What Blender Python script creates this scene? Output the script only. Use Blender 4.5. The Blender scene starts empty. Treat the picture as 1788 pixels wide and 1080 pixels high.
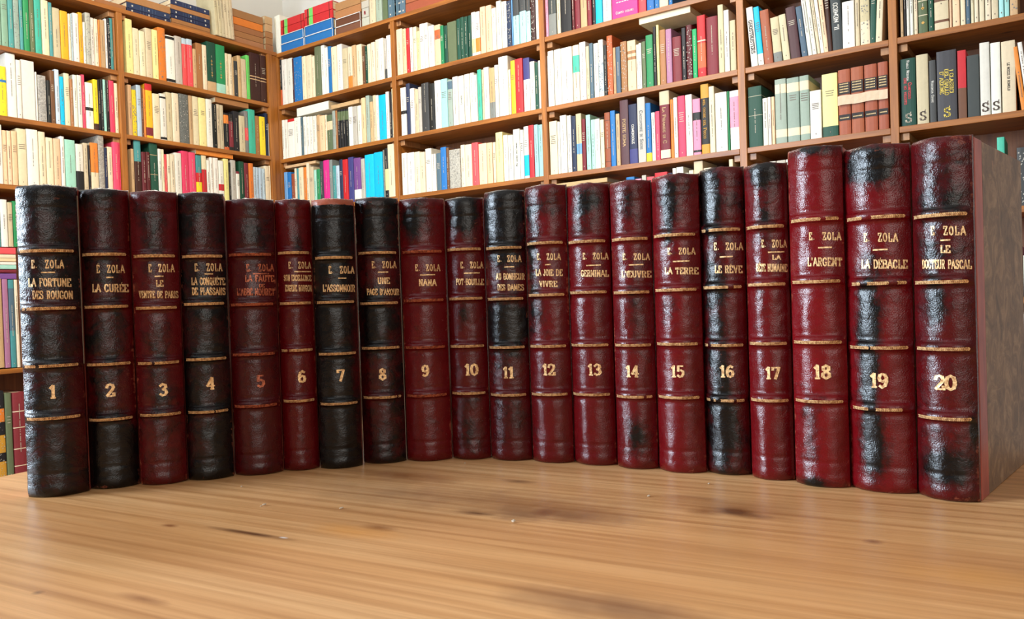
import bpy, bmesh, math, random
from mathutils import Vector, Matrix, noise
D = bpy.data; C = bpy.context; S = C.scene
random.seed(7)
PX, PY, F = 1788, 1080, 1372.9                     # frame size and focal length in pixels
# ---------------------------------------------------------------- camera
TABLE_Z = 0.75
CAM = Vector((0, 0, TABLE_Z + 0.117))
AR = Vector((0.5792910752, -0.8144745707, -0.0324503276))     # camera right
AU = Vector((0.0324870876, -0.0167091604, 0.9993324738))      # camera up
AF = Vector((0.8144731053, 0.5799585999, -0.0167804392))      # camera forward
cd = D.cameras.new('camera'); cam = D.objects.new('camera', cd); C.collection.objects.link(cam)
m3 = Matrix((AR, AU, -AF)).transposed(); cam.matrix_world = Matrix.Translation(CAM) @ m3.to_4x4()
cd.sensor_fit = 'HORIZONTAL'; cd.sensor_width = 36; cd.lens = 36 * F / PX; cd.clip_start = 0.01
S.camera = cam
# ---------------------------------------------------------------- view, world, lights
S.view_settings.view_transform = 'Standard'; S.view_settings.look = 'None'
S.view_settings.gamma = 1; S.view_settings.exposure = 0.0
S.view_settings.use_curve_mapping = False
W = D.worlds.new('world'); S.world = W; W.use_nodes = True
W.node_tree.nodes['Background'].inputs[0].default_value = (1.0, 0.93, 0.84, 1)
W.node_tree.nodes['Background'].inputs[1].default_value = 0.2
def area(name, loc, target, sx, sy, power, col):
    l = D.lights.new(name, 'AREA'); l.shape = 'RECTANGLE'; l.size = sx; l.size_y = sy; l.energy = power; l.color = col
    o = D.objects.new(name, l); C.collection.objects.link(o); o.location = loc
    o.rotation_euler = (Vector(target) - Vector(loc)).to_track_quat('-Z', 'Y').to_euler(); return o
area('window_daylight', (-1.7, 2.5, 1.55), (0.45, 0.35, 0.95), 0.9, 1.5, 230, (0.72, 0.86, 1.0))
area('overhead_fill', (1.25, 1.85, 2.66), (2.0, 2.4, 1.2), 1.2, 1.2, 84, (1.0, 0.91, 0.78))  # added fill from above to brighten the shelves, no real fixture
area('rear_fill', (-1.6, -1.6, 1.7), (2.5, 2.4, 1.4), 1.6, 1.4, 26, (1.0, 0.94, 0.86))  # added soft fill behind the camera for the shelf books, not a real window
# ---------------------------------------------------------------- rays and planes of the room
DX, DY = 2.705, 3.395                               # fronts of the right and the left bookcase
ZR = {'T': 1.318, 'A': 1.044, 'B': 0.762, 'C': 0.487, 'D': 0.213, 'E': -0.05, 'F': -0.315}
ZL = {'T': 1.324, 'A': 1.047, 'B': 0.772, 'C': 0.504, 'E': -0.220, 'F': -0.655}
for d_ in (ZR, ZL):
    for k_ in d_: d_[k_] += CAM.z
def ray(x, y): return AF + AR * ((x - 894) / F) - AU * ((y - 540) / F)
def ground(x, y, z=TABLE_Z):
    r = ray(x, y); return CAM + r * ((z - CAM.z) / r.z)
SET = 0.012
def wall_pt(w, x, y):                               # point on the plane of the spines
    r = ray(x, y); t = (DX + SET) / r.x if w == 'R' else (DY + SET) / r.y
    return CAM + r * t
def along(w, p): return -p.y if w == 'R' else p.x   # coordinate that grows to the right
def proj(p):
    d = p - CAM; c = d.dot(AF); return 894 + F * d.dot(AR) / c, 540 - F * d.dot(AU) / c
def wall_u(w, x, z):                                # position along the wall seen at column x, height z
    y = 200.0
    for _ in range(12):
        p = wall_pt(w, x, y); e = p.z - z; q = wall_pt(w, x, y + 1); y -= e / (q.z - p.z)
    return along(w, wall_pt(w, x, y))
def z_on(P, x, y):                                  # height seen at pixel (x, y) on the vertical through P
    r = ray(x, y); s = math.hypot(P.x, P.y) / math.hypot(r.x, r.y); return CAM.z + r.z * s
# ---------------------------------------------------------------- helpers
def lin(c): return tuple((v / 255 / 12.92) if v / 255 <= .04045 else ((v / 255 + .055) / 1.055) ** 2.4 for v in c)
class MB:
    """collects coloured polygons into ONE mesh"""
    def __init__(s): s.v = []; s.f = []; s.c = []; s.m = []
    def quad(s, pts, col=(1, 1, 1), mi=0):
        n = len(s.v); s.v += [tuple(p) for p in pts]; s.f.append(tuple(range(n, n + len(pts)))); s.c.append(col); s.m.append(mi)
    def grid(s, rows, col=(1, 1, 1), closed=False, colf=None):
        n = len(s.v); R_ = len(rows); K = len(rows[0])
        for r in rows: s.v += [tuple(p) for p in r]
        for i in range(R_ - 1):
            for j in range(K if closed else K - 1):
                j2 = (j + 1) % K
                s.f.append((n + i * K + j, n + i * K + j2, n + (i + 1) * K + j2, n + (i + 1) * K + j)); s.c.append(colf(i, j) if colf else col); s.m.append(0)
    def box(s, x0, x1, y0, y1, z0, z1, col=(1, 1, 1), mat=None):
        p = [Vector((x, y, z)) for z in (z0, z1) for x, y in ((x0, y0), (x1, y0), (x1, y1), (x0, y1))]
        if mat: p = [mat @ q for q in p]
        n = len(s.v); s.v += [tuple(q) for q in p]
        for f in ((3, 2, 1, 0), (4, 5, 6, 7), (0, 1, 5, 4), (1, 2, 6, 5), (2, 3, 7, 6), (3, 0, 4, 7)):
            s.f.append(tuple(n + i for i in f)); s.c.append(col); s.m.append(0)
    def add(s, o, M=None):
        n = len(s.v); s.v += [tuple(M @ Vector(p)) if M else p for p in o.v]
        s.f += [tuple(i + n for i in f) for f in o.f]; s.c += o.c; s.m += o.m
    def build(s, name, mat, parent=None, smooth=False, bevel=0):
        me = D.meshes.new(name); me.from_pydata(s.v, [], s.f)
        a = me.color_attributes.new('col', 'FLOAT_COLOR', 'CORNER')
        fl = []
        for f, c in zip(s.f, s.c): fl += (list(c) + [1]) * len(f)
        a.data.foreach_set('color', fl)
        for m_ in (mat if isinstance(mat, list) else [mat]): me.materials.append(m_)
        if isinstance(mat, list): me.polygons.foreach_set('material_index', s.m)
        if smooth: me.polygons.foreach_set('use_smooth', [True] * len(me.polygons))
        o = D.objects.new(name, me); C.collection.objects.link(o)
        if parent: o.parent = parent
        if bevel:
            b = o.modifiers.new('bevel', 'BEVEL'); b.width = bevel; b.segments = 2; b.limit_method = 'ANGLE'
        return o
def tag(o, label=None, cat=None, group=None, kind=None):
    if label: o['label'] = label
    if cat: o['category'] = cat
    if group: o['group'] = group
    if kind: o['kind'] = kind
    return o
def empty(name, M):
    o = D.objects.new(name, None); C.collection.objects.link(o); o.matrix_world = M; o.empty_display_size = .02; return o
# ---------------------------------------------------------------- materials
def mat(name):
    m = D.materials.new(name); m.use_nodes = True; nt = m.node_tree; b = nt.nodes['Principled BSDF']; return m, nt, b
def N(nt, t, **k):
    n = nt.nodes.new(t)
    for a, v in k.items():
        if a.startswith('i_'): n.inputs[a[2:].replace('_', ' ')].default_value = v
        else: setattr(n, a, v)
    return n
def ramp(nt, stops, src):
    r = N(nt, 'ShaderNodeValToRGB'); e = r.color_ramp.elements
    e[0].position, e[0].color = stops[0][0], (*stops[0][1], 1); e[1].position, e[1].color = stops[-1][0], (*stops[-1][1], 1)
    for p, c in stops[1:-1]: x = e.new(p); x.color = (*c, 1)
    nt.links.new(src, r.inputs[0]); return r.outputs[0]
def mix(nt, a, b, fac, mode='MIX'):
    n = N(nt, 'ShaderNodeMix', data_type='RGBA', blend_type=mode)
    for sock, v in ((n.inputs[0], fac), (n.inputs[6], a), (n.inputs[7], b)):
        if isinstance(v, (int, float)): sock.default_value = v
        elif isinstance(v, tuple): sock.default_value = (*v, 1)
        else: nt.links.new(v, sock)
    return n.outputs[2]
def mth(nt, op, a, b=0.0, clamp=False):
    n = N(nt, 'ShaderNodeMath', operation=op, use_clamp=clamp)
    for sock, v in ((n.inputs[0], a), (n.inputs[1], b)):
        if isinstance(v, (int, float)): sock.default_value = v
        else: nt.links.new(v, sock)
    return n.outputs[0]
def coords(nt, scale=(1, 1, 1), rot=(0, 0, 0), loc=(0, 0, 0), out='Object'):
    t = N(nt, 'ShaderNodeTexCoord'); m = N(nt, 'ShaderNodeMapping'); nt.links.new(t.outputs[out], m.inputs[0])
    m.inputs['Scale'].default_value = scale; m.inputs['Rotation'].default_value = rot; m.inputs['Location'].default_value = loc
    return m.outputs[0]
def noi(nt, vec, scale, detail=4, rough=.55, dist=0):
    n = N(nt, 'ShaderNodeTexNoise'); n.inputs['Scale'].default_value = scale; n.inputs['Detail'].default_value = detail
    n.inputs['Roughness'].default_value = rough; n.inputs['Distortion'].default_value = dist; nt.links.new(vec, n.inputs['Vector']); return n.outputs[0]
def bump(nt, b, h, strength, dist=.001):
    n = N(nt, 'ShaderNodeBump'); n.inputs['Strength'].default_value = strength; n.inputs['Distance'].default_value = dist
    nt.links.new(h, n.inputs['Height']); nt.links.new(n.outputs[0], b.inputs['Normal'])
def colmat(name, rough, wear=.12, spec=.4, scale=60):
    m, nt, b = mat(name); a = N(nt, 'ShaderNodeAttribute', attribute_name='col')
    v = coords(nt); f = ramp(nt, [(.3, (1 - wear,) * 3), (.7, (1, 1, 1))], noi(nt, v, scale, 5))
    nt.links.new(mix(nt, a.outputs[0], f, 1.0, 'MULTIPLY'), b.inputs['Base Color'])
    b.inputs['Roughness'].default_value = rough; b.inputs['Specular IOR Level'].default_value = spec; return m
M_CLOTH = colmat('book_cover_paper', .55, .10)
M_INK = colmat('printed_ink', .6, .05)
M_WORNSPK = colmat('mottled_cover', .6, .55, .3, 180)
def m_pages():
    m, nt, b = mat('page_edges'); v = coords(nt, (900, 3, 3)); c = ramp(nt, [(.3, lin((190, 165, 125))), (.7, lin((232, 214, 176)))], noi(nt, v, 1, 2))
    nt.links.new(c, b.inputs['Base Color']); b.inputs['Roughness'].default_value = .8; return m
M_PAGES = m_pages()
def m_shelfwood(name, axis, dark, light):
    sc = [14, 14, 14]; sc[axis] = .9
    m, nt, b = mat(name); v = coords(nt, tuple(sc)); n1 = noi(nt, v, 2.2, 6, .6, 1.2)
    sc2 = [120, 120, 120]; sc2[axis] = 4; n2 = noi(nt, coords(nt, tuple(sc2)), 1, 3)
    c = ramp(nt, [(.25, dark), (.52, tuple((a + b_) / 2 for a, b_ in zip(dark, light))), (.78, light)], n1)
    c = mix(nt, c, ramp(nt, [(.3, (.72, .66, .6)), (.7, (1, 1, 1))], n2), .7, 'MULTIPLY')
    kn = N(nt, 'ShaderNodeTexVoronoi'); kn.inputs['Scale'].default_value = 3.1; sk = [2.2] * 3; sk[axis] = 1.1
    nt.links.new(coords(nt, tuple(sk)), kn.inputs['Vector'])
    c = mix(nt, c, (.10, .035, .012), ramp(nt, [(.03, (.85,) * 3), (.075, (0, 0, 0))], kn.outputs['Distance']))
    nt.links.new(c, b.inputs['Base Color']); b.inputs['Roughness'].default_value = .42; bump(nt, b, n2, .25, .0006); return m
WD, WL_ = lin((126, 72, 24)), lin((194, 124, 50))
M_WX = m_shelfwood('shelf_pine_x', 0, WD, WL_); M_WY = m_shelfwood('shelf_pine_y', 1, WD, WL_); M_WZ = m_shelfwood('shelf_pine_z', 2, WD, WL_)
M_BACK = m_shelfwood('back_board_pine', 2, lin((92, 50, 24)), lin((138, 84, 42)))
M_CLEAT = m_shelfwood('cleat_pine', 2, lin((140, 90, 52)), lin((196, 146, 96)))
def m_plain(name, col, rough=.8, var=.06):
    m, nt, b = mat(name); n = noi(nt, coords(nt), 6, 6); c = ramp(nt, [(.3, tuple(x * (1 - var) for x in col)), (.7, col)], n)
    nt.links.new(c, b.inputs['Base Color']); b.inputs['Roughness'].default_value = rough; bump(nt, b, noi(nt, coords(nt), 140, 3), .15, .001); return m
M_PLASTER = m_plain('plaster', lin((222, 220, 212))); M_CEIL = m_plain('ceiling_paint', lin((230, 228, 222)))
M_FLOOR = m_shelfwood('floor_boards', 0, lin((110, 76, 48)), lin((160, 118, 80)))
TABLE_ROT = math.radians(7.4)
def m_table():
    m, nt, b = mat('waxed_pine_tabletop')
    # object axes: x across the boards, y along the grain
    v1 = coords(nt, (9, .75, 1)); v2 = coords(nt, (150, 3.2, 1)); v3 = coords(nt, (3.2, .7, 1))
    g1 = noi(nt, v1, 1.7, 5, .55, 1.6); g2 = noi(nt, v2, 1.4, 4, .6); g3 = noi(nt, v3, 1.5, 2)
    rings = N(nt, 'ShaderNodeTexWave', wave_type='BANDS', bands_direction='X', wave_profile='SIN')
    nt.links.new(coords(nt, (1, .035, 1), (0, 0, .02)), rings.inputs[0])
    for k, x in (('Scale', 26), ('Distortion', 7.5), ('Detail', 3), ('Detail Scale', .9), ('Detail Roughness', .5)): rings.inputs[k].default_value = x
    base = ramp(nt, [(.2, lin((168, 110, 62))), (.5, lin((206, 152, 98))), (.8, lin((226, 180, 128)))], g1)
    base = mix(nt, base, ramp(nt, [(.25, lin((196, 134, 74))), (.75, lin((230, 188, 140)))], g3), .35)
    base = mix(nt, base, ramp(nt, [(0, (.72, .62, .50)), (.5, (1, 1, 1))], rings.outputs[1]), .42, 'MULTIPLY')
    base = mix(nt, base, ramp(nt, [(.35, (.72, .64, .56)), (.6, (1, 1, 1))], g2), .8, 'MULTIPLY')
    t = N(nt, 'ShaderNodeTexCoord')
    inv = Matrix.Rotation(-TABLE_ROT, 4, 'Z')
    def blob(px, py, rx, ry, col, soft, amt, rot=0.0):
        nonlocal base
        g = inv @ (ground(px, py) - Vector((0, 0, TABLE_Z)))
        mp = N(nt, 'ShaderNodeMapping', vector_type='TEXTURE'); nt.links.new(t.outputs['Object'], mp.inputs[0])
        mp.inputs['Location'].default_value = (g.x, g.y, 0); mp.inputs['Scale'].default_value = (rx * 1.5, ry * 1.15, 1); mp.inputs['Rotation'].default_value = (0, 0, rot)
        nn = N(nt, 'ShaderNodeTexNoise'); nn.inputs['Scale'].default_value = 60; nt.links.new(t.outputs['Object'], nn.inputs['Vector'])
        sep = N(nt, 'ShaderNodeVectorMath', operation='MULTIPLY'); nt.links.new(mp.outputs[0], sep.inputs[0]); sep.inputs[1].default_value = (1, 1, 0)
        ln = N(nt, 'ShaderNodeVectorMath', operation='LENGTH'); nt.links.new(sep.outputs[0], ln.inputs[0])
        d = mth(nt, 'ADD', ln.outputs['Value'], mth(nt, 'MULTIPLY', mth(nt, 'SUBTRACT', nn.outputs[0], .5), .6))
        k = ramp(nt, [(soft, (amt,) * 3), (1.05, (0, 0, 0))], d)
        base = mix(nt, base, col, k)
    dk = lin((74, 34, 12)); md = lin((118, 62, 24)); gy = lin((104, 68, 48))
    for a in ((1285, 893, .006, .012, dk, .3, .85), (1232, 893, .008, .010, md, .1, .6), (1320, 901, .004, .008, dk, .1, .5), (1300, 885, .016, .045, md, .0, .5),
              (950, 893, .008, .008, md, .1, .7), (836, 896, .003, .012, dk, .1, .85), (905, 897, .010, .018, gy, .1, .6), (1000, 900, .012, .040, gy, .1, .65),
              (930, 880, .022, .07, md, 0, .55), (700, 830, .012, .045, md, 0, .8), (905, 840, .0035, .012, dk, 0, .7), (700, 862, .03, .08, gy, 0, .5),
              (440, 931, .0022, .030, dk, .2, .9), (296, 917, .0022, .006, md, .2, .8), (660, 921, .004, .012, md, .1, .7), (620, 928, .008, .03, lin((214, 140, 58)), .1, .5),
              (1070, 1062, .012, .05, gy, .1, .65), (250, 1045, .0025, .016, md, .1, .7), (66, 1034, .002, .003, dk, .1, .6), (1524, 945, .003, .005, md, .2, .7),
              (495, 938, .0009, .003, (.8, .8, .8), .3, .6), (1210, 868, .003, .02, md, .1, .5), (1700, 1005, .012, .03, lin((214, 150, 74)), 0, .4)): blob(*a)
    nt.links.new(base, b.inputs['Base Color']); b.inputs['Roughness'].default_value = .36
    b.inputs['Coat Weight'].default_value = .15; b.inputs['Coat Roughness'].default_value = .3
    bump(nt, b, g2, .12, .0005); return m
M_TABLE = m_table()
def m_leather():
    m, nt, b = mat('burgundy_calf_leather'); a = N(nt, 'ShaderNodeAttribute', attribute_name='wear')
    s = N(nt, 'ShaderNodeSeparateColor'); nt.links.new(a.outputs[0], s.inputs[0])
    oi = N(nt, 'ShaderNodeObjectInfo'); tc = N(nt, 'ShaderNodeTexCoord')
    off = N(nt, 'ShaderNodeVectorMath', operation='ADD'); nt.links.new(tc.outputs['Object'], off.inputs[0]); nt.links.new(oi.outputs['Location'], off.inputs[1])
    v = off.outputs[0]
    big = noi(nt, v, 42, 5, .6, .6); fine = noi(nt, v, 260, 4, .65); spk = noi(nt, v, 420, 2, .5)
    # s.R black stain, s.G redness of the ground, s.B scuff
    mid = noi(nt, v, 120, 5, .7, .8)
    stain = mth(nt, 'ADD', s.outputs[0], mth(nt, 'ADD', mth(nt, 'MULTIPLY', mth(nt, 'SUBTRACT', big, .5), 1.5), mth(nt, 'MULTIPLY', mth(nt, 'SUBTRACT', mid, .5), .9)))
    st = ramp(nt, [(.22, (0, 0, 0)), (.80, (1, 1, 1))], mth(nt, 'ADD', stain, mth(nt, 'MULTIPLY', mth(nt, 'SUBTRACT', fine, .5), .5)))
    red = mix(nt, lin((40, 5, 7)), lin((102, 7, 13)), s.outputs[1])
    red = mix(nt, red, ramp(nt, [(.35, (.62, .55, .55)), (.65, (1, 1, 1))], big), .6, 'MULTIPLY')
    c = mix(nt, red, lin((9, 6, 6)), st)
    sc = ramp(nt, [(.55, (0, 0, 0)), (.72, (1, 1, 1))], mth(nt, 'ADD', mth(nt, 'MULTIPLY', s.outputs[2], .45), mth(nt, 'MULTIPLY', fine, .6)))
    c = mix(nt, c, lin((150, 78, 56)), sc)
    nt.links.new(c, b.inputs['Base Color'])
    b.inputs['Specular IOR Level'].default_value = .36
    r = mth(nt, 'ADD', mth(nt, 'MULTIPLY', fine, .3), mth(nt, 'MULTIPLY', mid, .16)); nt.links.new(r, b.inputs['Roughness'])
    vor = N(nt, 'ShaderNodeTexVoronoi', feature='DISTANCE_TO_EDGE'); vor.inputs['Scale'].default_value = 900; nt.links.new(v, vor.inputs['Vector'])
    h = mth(nt, 'ADD', mth(nt, 'MULTIPLY', vor.outputs['Distance'], .8), mth(nt, 'MULTIPLY', noi(nt, v, 130, 5, .7), mth(nt, 'ADD', mth(nt, 'MULTIPLY', st, 2.2), 1.0)))
    bump(nt, b, mth(nt, 'ADD', h, mth(nt, 'MULTIPLY', fine, .9)), .22, .0008); return m
M_LEATHER = m_leather()
def m_gilt(name, c1, c2):
    m, nt, b = mat(name); n = noi(nt, coords(nt), 700, 3); nt.links.new(ramp(nt, [(.35, c1), (.6, c2)], n), b.inputs['Base Color'])
    b.inputs['Metallic'].default_value = .35; b.inputs['Roughness'].default_value = .42; return m
M_GOLD = m_gilt('gilt_lettering', lin((170, 122, 78)), lin((244, 206, 150)))
M_ROPE = m_gilt('gilt_rope_tooling', lin((160, 110, 70)), lin((240, 200, 144)))
M_COPPER = m_gilt('copper_gilt', lin((110, 50, 34)), lin((196, 108, 74)))
def m_marble():
    m, nt, b = mat('marbled_board_paper'); v = coords(nt); n = noi(nt, v, 60, 6, .7, 1.2); n2 = noi(nt, coords(nt, (1, 1, .5)), 190, 4, .6)
    c = ramp(nt, [(.3, lin((78, 56, 38))), (.5, lin((118, 90, 64))), (.7, lin((160, 130, 98)))], n)
    c = mix(nt, c, lin((170, 120, 90)), ramp(nt, [(.66, (0, 0, 0)), (.76, (.8,) * 3)], n2))
    nt.links.new(c, b.inputs['Base Color']); b.inputs['Roughness'].default_value = .5; return m
M_MARBLE = m_marble()
def m_hinge():
    m, nt, b = mat('lit_hinge_leather'); n = noi(nt, coords(nt, (1, 1, .3)), 90, 5)
    nt.links.new(ramp(nt, [(.3, lin((128, 46, 38))), (.7, lin((186, 88, 70)))], n), b.inputs['Base Color']); b.inputs['Roughness'].default_value = .42; return m  # lighter rose puts the light on the hinge edge into the leather colour
M_HINGE = m_hinge()
# ---------------------------------------------------------------- slab serif stroke letters
GL = {  # width ; strokes of x,y points on a 0..6 high grid
'A': (4.4, '0,0 2.2,6 4.4,0|1,2 3.4,2'), 'B': (4, '.6,0 .6,6|0,6 2.8,6 3.6,5.2 3.6,3.8 2.8,3.1 .6,3.1|2.8,3.1 3.9,2.3 3.9,.9 3,0 0,0'),
'C': (4, '3.8,4.6 3.2,5.7 2,6 .8,5.3 .3,3.6 .3,2.4 .8,.7 2,0 3.2,.3 3.8,1.4'), 'D': (4.2, '.7,0 .7,6|0,6 2.4,6 3.6,5 4,3.6 4,2.4 3.6,1 2.4,0 0,0'),
'E': (3.7, '.7,0 .7,6|0,6 3.5,6 3.5,4.7|.7,3.1 2.4,3.1|0,0 3.7,0 3.7,1.4'), 'F': (3.6, '.7,0 .7,6|0,6 3.5,6 3.5,4.7|.7,3.1 2.4,3.1|0,0 1.5,0'),
'G': (4.3, '3.8,4.6 3.2,5.7 2,6 .8,5.3 .3,3.6 .3,2.4 .8,.7 2,0 3.2,.2 3.7,1 3.7,2.6|2.4,2.6 4.3,2.6'), 'H': (4.4, '.7,0 .7,6|3.7,0 3.7,6|.7,3 3.7,3|0,6 1.4,6|0,0 1.4,0|3,6 4.4,6|3,0 4.4,0'),
'I': (1.6, '.8,0 .8,6|0,6 1.6,6|0,0 1.6,0'), 'J': (3, '2.1,6 2.1,1.2 1.4,0 .4,.2 .1,1.3|1.2,6 3,6'), 'K': (4.2, '.7,0 .7,6|.7,2.6 3.6,6|1.8,3.6 3.8,0|0,0 1.4,0|0,6 1.4,6'),
'L': (3.6, '.7,0 .7,6|0,6 1.5,6|0,0 3.5,0 3.5,1.6'), 'M': (5, '.6,0 .6,6|4.4,0 4.4,6|.6,6 2.5,1.5 4.4,6|0,0 1.3,0|3.7,0 5,0|0,6 .8,6|4.2,6 5,6'),
'N': (4.4, '.6,0 .6,6|3.8,0 3.8,6|.6,6 3.8,0|0,0 1.3,0|0,6 .8,6|3.1,6 4.4,6'), 'O': (4.2, '2.1,6 .8,5.3 .3,3.6 .3,2.4 .8,.7 2.1,0 3.4,.7 3.9,2.4 3.9,3.6 3.4,5.3 2.1,6'),
'P': (3.8, '.7,0 .7,6|0,6 2.8,6 3.6,5.2 3.6,3.6 2.8,2.9 .7,2.9|0,0 1.6,0'), 'Q': (4.2, '2.1,6 .8,5.3 .3,3.6 .3,2.4 .8,.7 2.1,0 3.4,.7 3.9,2.4 3.9,3.6 3.4,5.3 2.1,6|2.4,1.4 4.1,-.6'),
'R': (4.3, '.7,0 .7,6|0,6 2.8,6 3.6,5.2 3.6,3.8 2.8,3.1 .7,3.1|2.4,3.1 3.6,0 4.3,0|0,0 1.5,0'), 'S': (3.8, '3.4,4.6 3,5.7 1.9,6 .7,5.6 .4,4.5 .9,3.6 2.9,2.6 3.5,1.6 3.1,.4 1.9,0 .6,.3 .2,1.5'),
'T': (4, '2,0 2,6|.1,4.6 .1,6 3.9,6 3.9,4.6|1.2,0 2.8,0'), 'U': (4.3, '.7,6 .7,1.4 1.3,.2 2.3,0 3.2,.3 3.7,1.4 3.7,6|0,6 1.4,6|3.1,6 4.3,6'),
'V': (4.2, '.4,6 2.1,0 3.8,6|0,6 1.2,6|3.1,6 4.2,6'), 'X': (4, '.3,6 3.7,0|3.7,6 .3,0'), 'Y': (4, '.3,6 2,3 3.7,6|2,3 2,0|1.2,0 2.8,0'), 'Z': (4, '.3,4.7 .3,6 3.7,6 .2,0 3.8,0 3.8,1.4'),
'Œ': (5.6, '1.9,6 .8,5.3 .3,3.6 .3,2.4 .8,.7 1.9,0|2.6,0 2.6,6|1.9,6 5.4,6 5.4,4.7|2.6,3.1 4.3,3.1|1.9,0 5.6,0 5.6,1.4'),
'1': (2.6, '.2,4.8 1.4,6 1.4,0|.4,0 2.4,0'), '2': (3.6, '.3,4.4 .6,5.6 1.8,6 3,5.5 3.3,4.4 2.8,3.2 .3,.2|.3,0 3.4,0 3.4,1.3'), '3': (3.6, '.3,5 1.6,6 2.9,5.4 3.1,4.2 1.6,3.2|1.6,3.2 3,2.6 3.4,1.4 2.6,.3 1.4,0 .3,.8'),
'4': (3.8, '2.6,0 2.6,6|2.6,6 .2,1.7|.2,1.6 3.8,1.6|1.8,0 3.4,0'), '5': (3.6, '3.3,6 .7,6|.7,6 .6,3.3|.6,3.3 2,3.7 3.2,3 3.4,1.6 2.6,.3 1.4,0 .3,.8'), '6': (3.6, '3.2,5.3 2.2,6 1,5.2 .4,3.4 .4,1.7 1,.3 2,0 3,.5 3.4,1.8 3,3 2,3.4 .6,2.6'),
'7': (3.6, '.3,4.8 .3,6 3.4,6 1.6,0'), '8': (3.6, '1.8,3.2 .7,4 .7,5.3 1.8,6 2.9,5.3 2.9,4 1.8,3.2 .5,2.2 .4,.9 1.8,0 3.2,.9 3.1,2.2 1.8,3.2'), '9': (3.6, '.4,.7 1.4,0 2.6,.8 3.2,2.6 3.2,4.3 2.6,5.7 1.6,6 .6,5.5 .2,4.2 .6,3 1.6,2.6 3,3.4'),
'0': (3.7, '1.85,6 .7,5.3 .3,3.6 .3,2.4 .7,.7 1.85,0 3,.7 3.4,2.4 3.4,3.6 3,5.3 1.85,6'), '.': (1.4, '.4,.5 1.1,.5'), "'": (1.2, '.6,6 .5,4.6'), '-': (3, '.3,2.8 2.7,2.8'), ' ': (2.6, '')}
GL['S2'] = GL['S']
def letters(text, size, lower_scale=.72, thick=.95, thin=.55, track=.9):
    """quads (lists of 4 xy points) for one line of text, height = size, starts at x = 0; returns quads, width"""
    out = []; x = 0.0; k = size / 6
    for ch in text:
        acc = None; c = ch; sc = 1.0
        if ch in 'ÉÈÊÁÓéèêáóù': acc = ch.upper(); c = {'É': 'E', 'È': 'E', 'Ê': 'E', 'Á': 'A', 'Ó': 'O', 'Ù': 'U'}[acc]
        if ch.islower(): sc = lower_scale; c = c.upper()
        w, st = GL.get(c, GL[' '])
        for s in st.split('|'):
            if not s: continue
            P = [tuple(map(float, q.split(','))) for q in s.split()]
            for (x0, y0), (x1, y1) in zip(P, P[1:]):
                dx, dy = x1 - x0, y1 - y0; L = math.hypot(dx, dy); vert = abs(dy) / L
                t = (thin + (thick - thin) * vert) / 2; nx, ny = -dy / L * t, dx / L * t; ex, ey = dx / L * t * .5, dy / L * t * .5
                out.append([((x + (a) * sc) * k, b * sc * k) for a, b in ((x0 - ex + nx, y0 - ey + ny), (x0 - ex - nx, y0 - ey - ny), (x1 + ex - nx, y1 + ey - ny), (x1 + ex + nx, y1 + ey + ny))])
        if acc:
            m = w / 2 * sc; h = 6.9 * sc
            for s in ([(-.9, 0, 0, .9), (0, .9, .9, 0)] if acc == 'Ê' else [(-.3, 0, .8, .9)] if acc in 'ÉÁÓ' else [(-.8, .9, .3, 0)]):
                out.append([((x + m + s[0]) * k, (h + s[1]) * k), ((x + m + s[0] + .3) * k, (h + s[1] - .3) * k), ((x + m + s[2] + .3) * k, (h + s[3] - .2) * k), ((x + m + s[2]) * k, (h + s[3] + .2) * k)])
        x += (w * sc + track)
    return out, (x - track) * k
PAL={ # code: (name, sRGB)
'w':('white',(232,228,214)),'c':('cream',(230,214,180)),'py':('pale yellow',(238,226,150)),'y':('yellow',(240,215,45)),
'am':('amber yellow',(245,180,40)),'p':('peach',(238,200,160)),'t':('tan',(200,165,120)),'tb':('tan brown',(165,115,70)),
'b':('brown',(110,70,45)),'db':('dark brown',(66,36,26)),'br':('reddish brown',(150,75,45)),'g':('grey',(125,128,122)),
'lg':('light grey',(190,186,172)),'dg':('dark grey',(62,64,64)),'k':('black',(28,27,27)),'mi':('mint green',(165,215,195)),
'aq':('pale aqua',(165,220,215)),'sg':('sage green',(140,175,150)),'te':('teal',(75,150,150)),'tg':('turquoise green',(70,185,155)),
'gr':('green',(35,135,80)),'dgr':('dark green',(25,75,55)),'ol':('olive green',(95,110,75)),'li':('lime green',(110,205,100)),
'bl':('blue',(35,115,180)),'sb':('sky blue',(105,160,210)),'pb':('pale blue',(185,205,215)),'nv':('navy blue',(35,45,75)),
'cy':('cyan blue',(5,185,230)),'in':('indigo',(62,62,120)),'pu':('purple',(115,70,135)),'mv':('mauve',(175,120,150)),
'hp':('hot pink',(215,45,130)),'ro':('rose red',(225,70,100)),'r':('red',(200,40,45)),'co':('coral red',(235,80,85)),
'wr':('wine red',(125,40,50)),'ma':('maroon',(95,30,35)),'or':('orange',(225,130,50)),'rb':('rust orange',(200,95,50)),
'sl':('slate blue',(80,105,120)),'pl':('plum brown',(85,50,55)),'mu':('mustard',(205,150,50)),'pk':('pink',(235,150,175)),
'em':('emerald green',(20,160,90)),'be':('beige',(205,190,155)),'st':('sage grey',(150,165,150)),'le':('leather brown',(160,85,55))}
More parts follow.
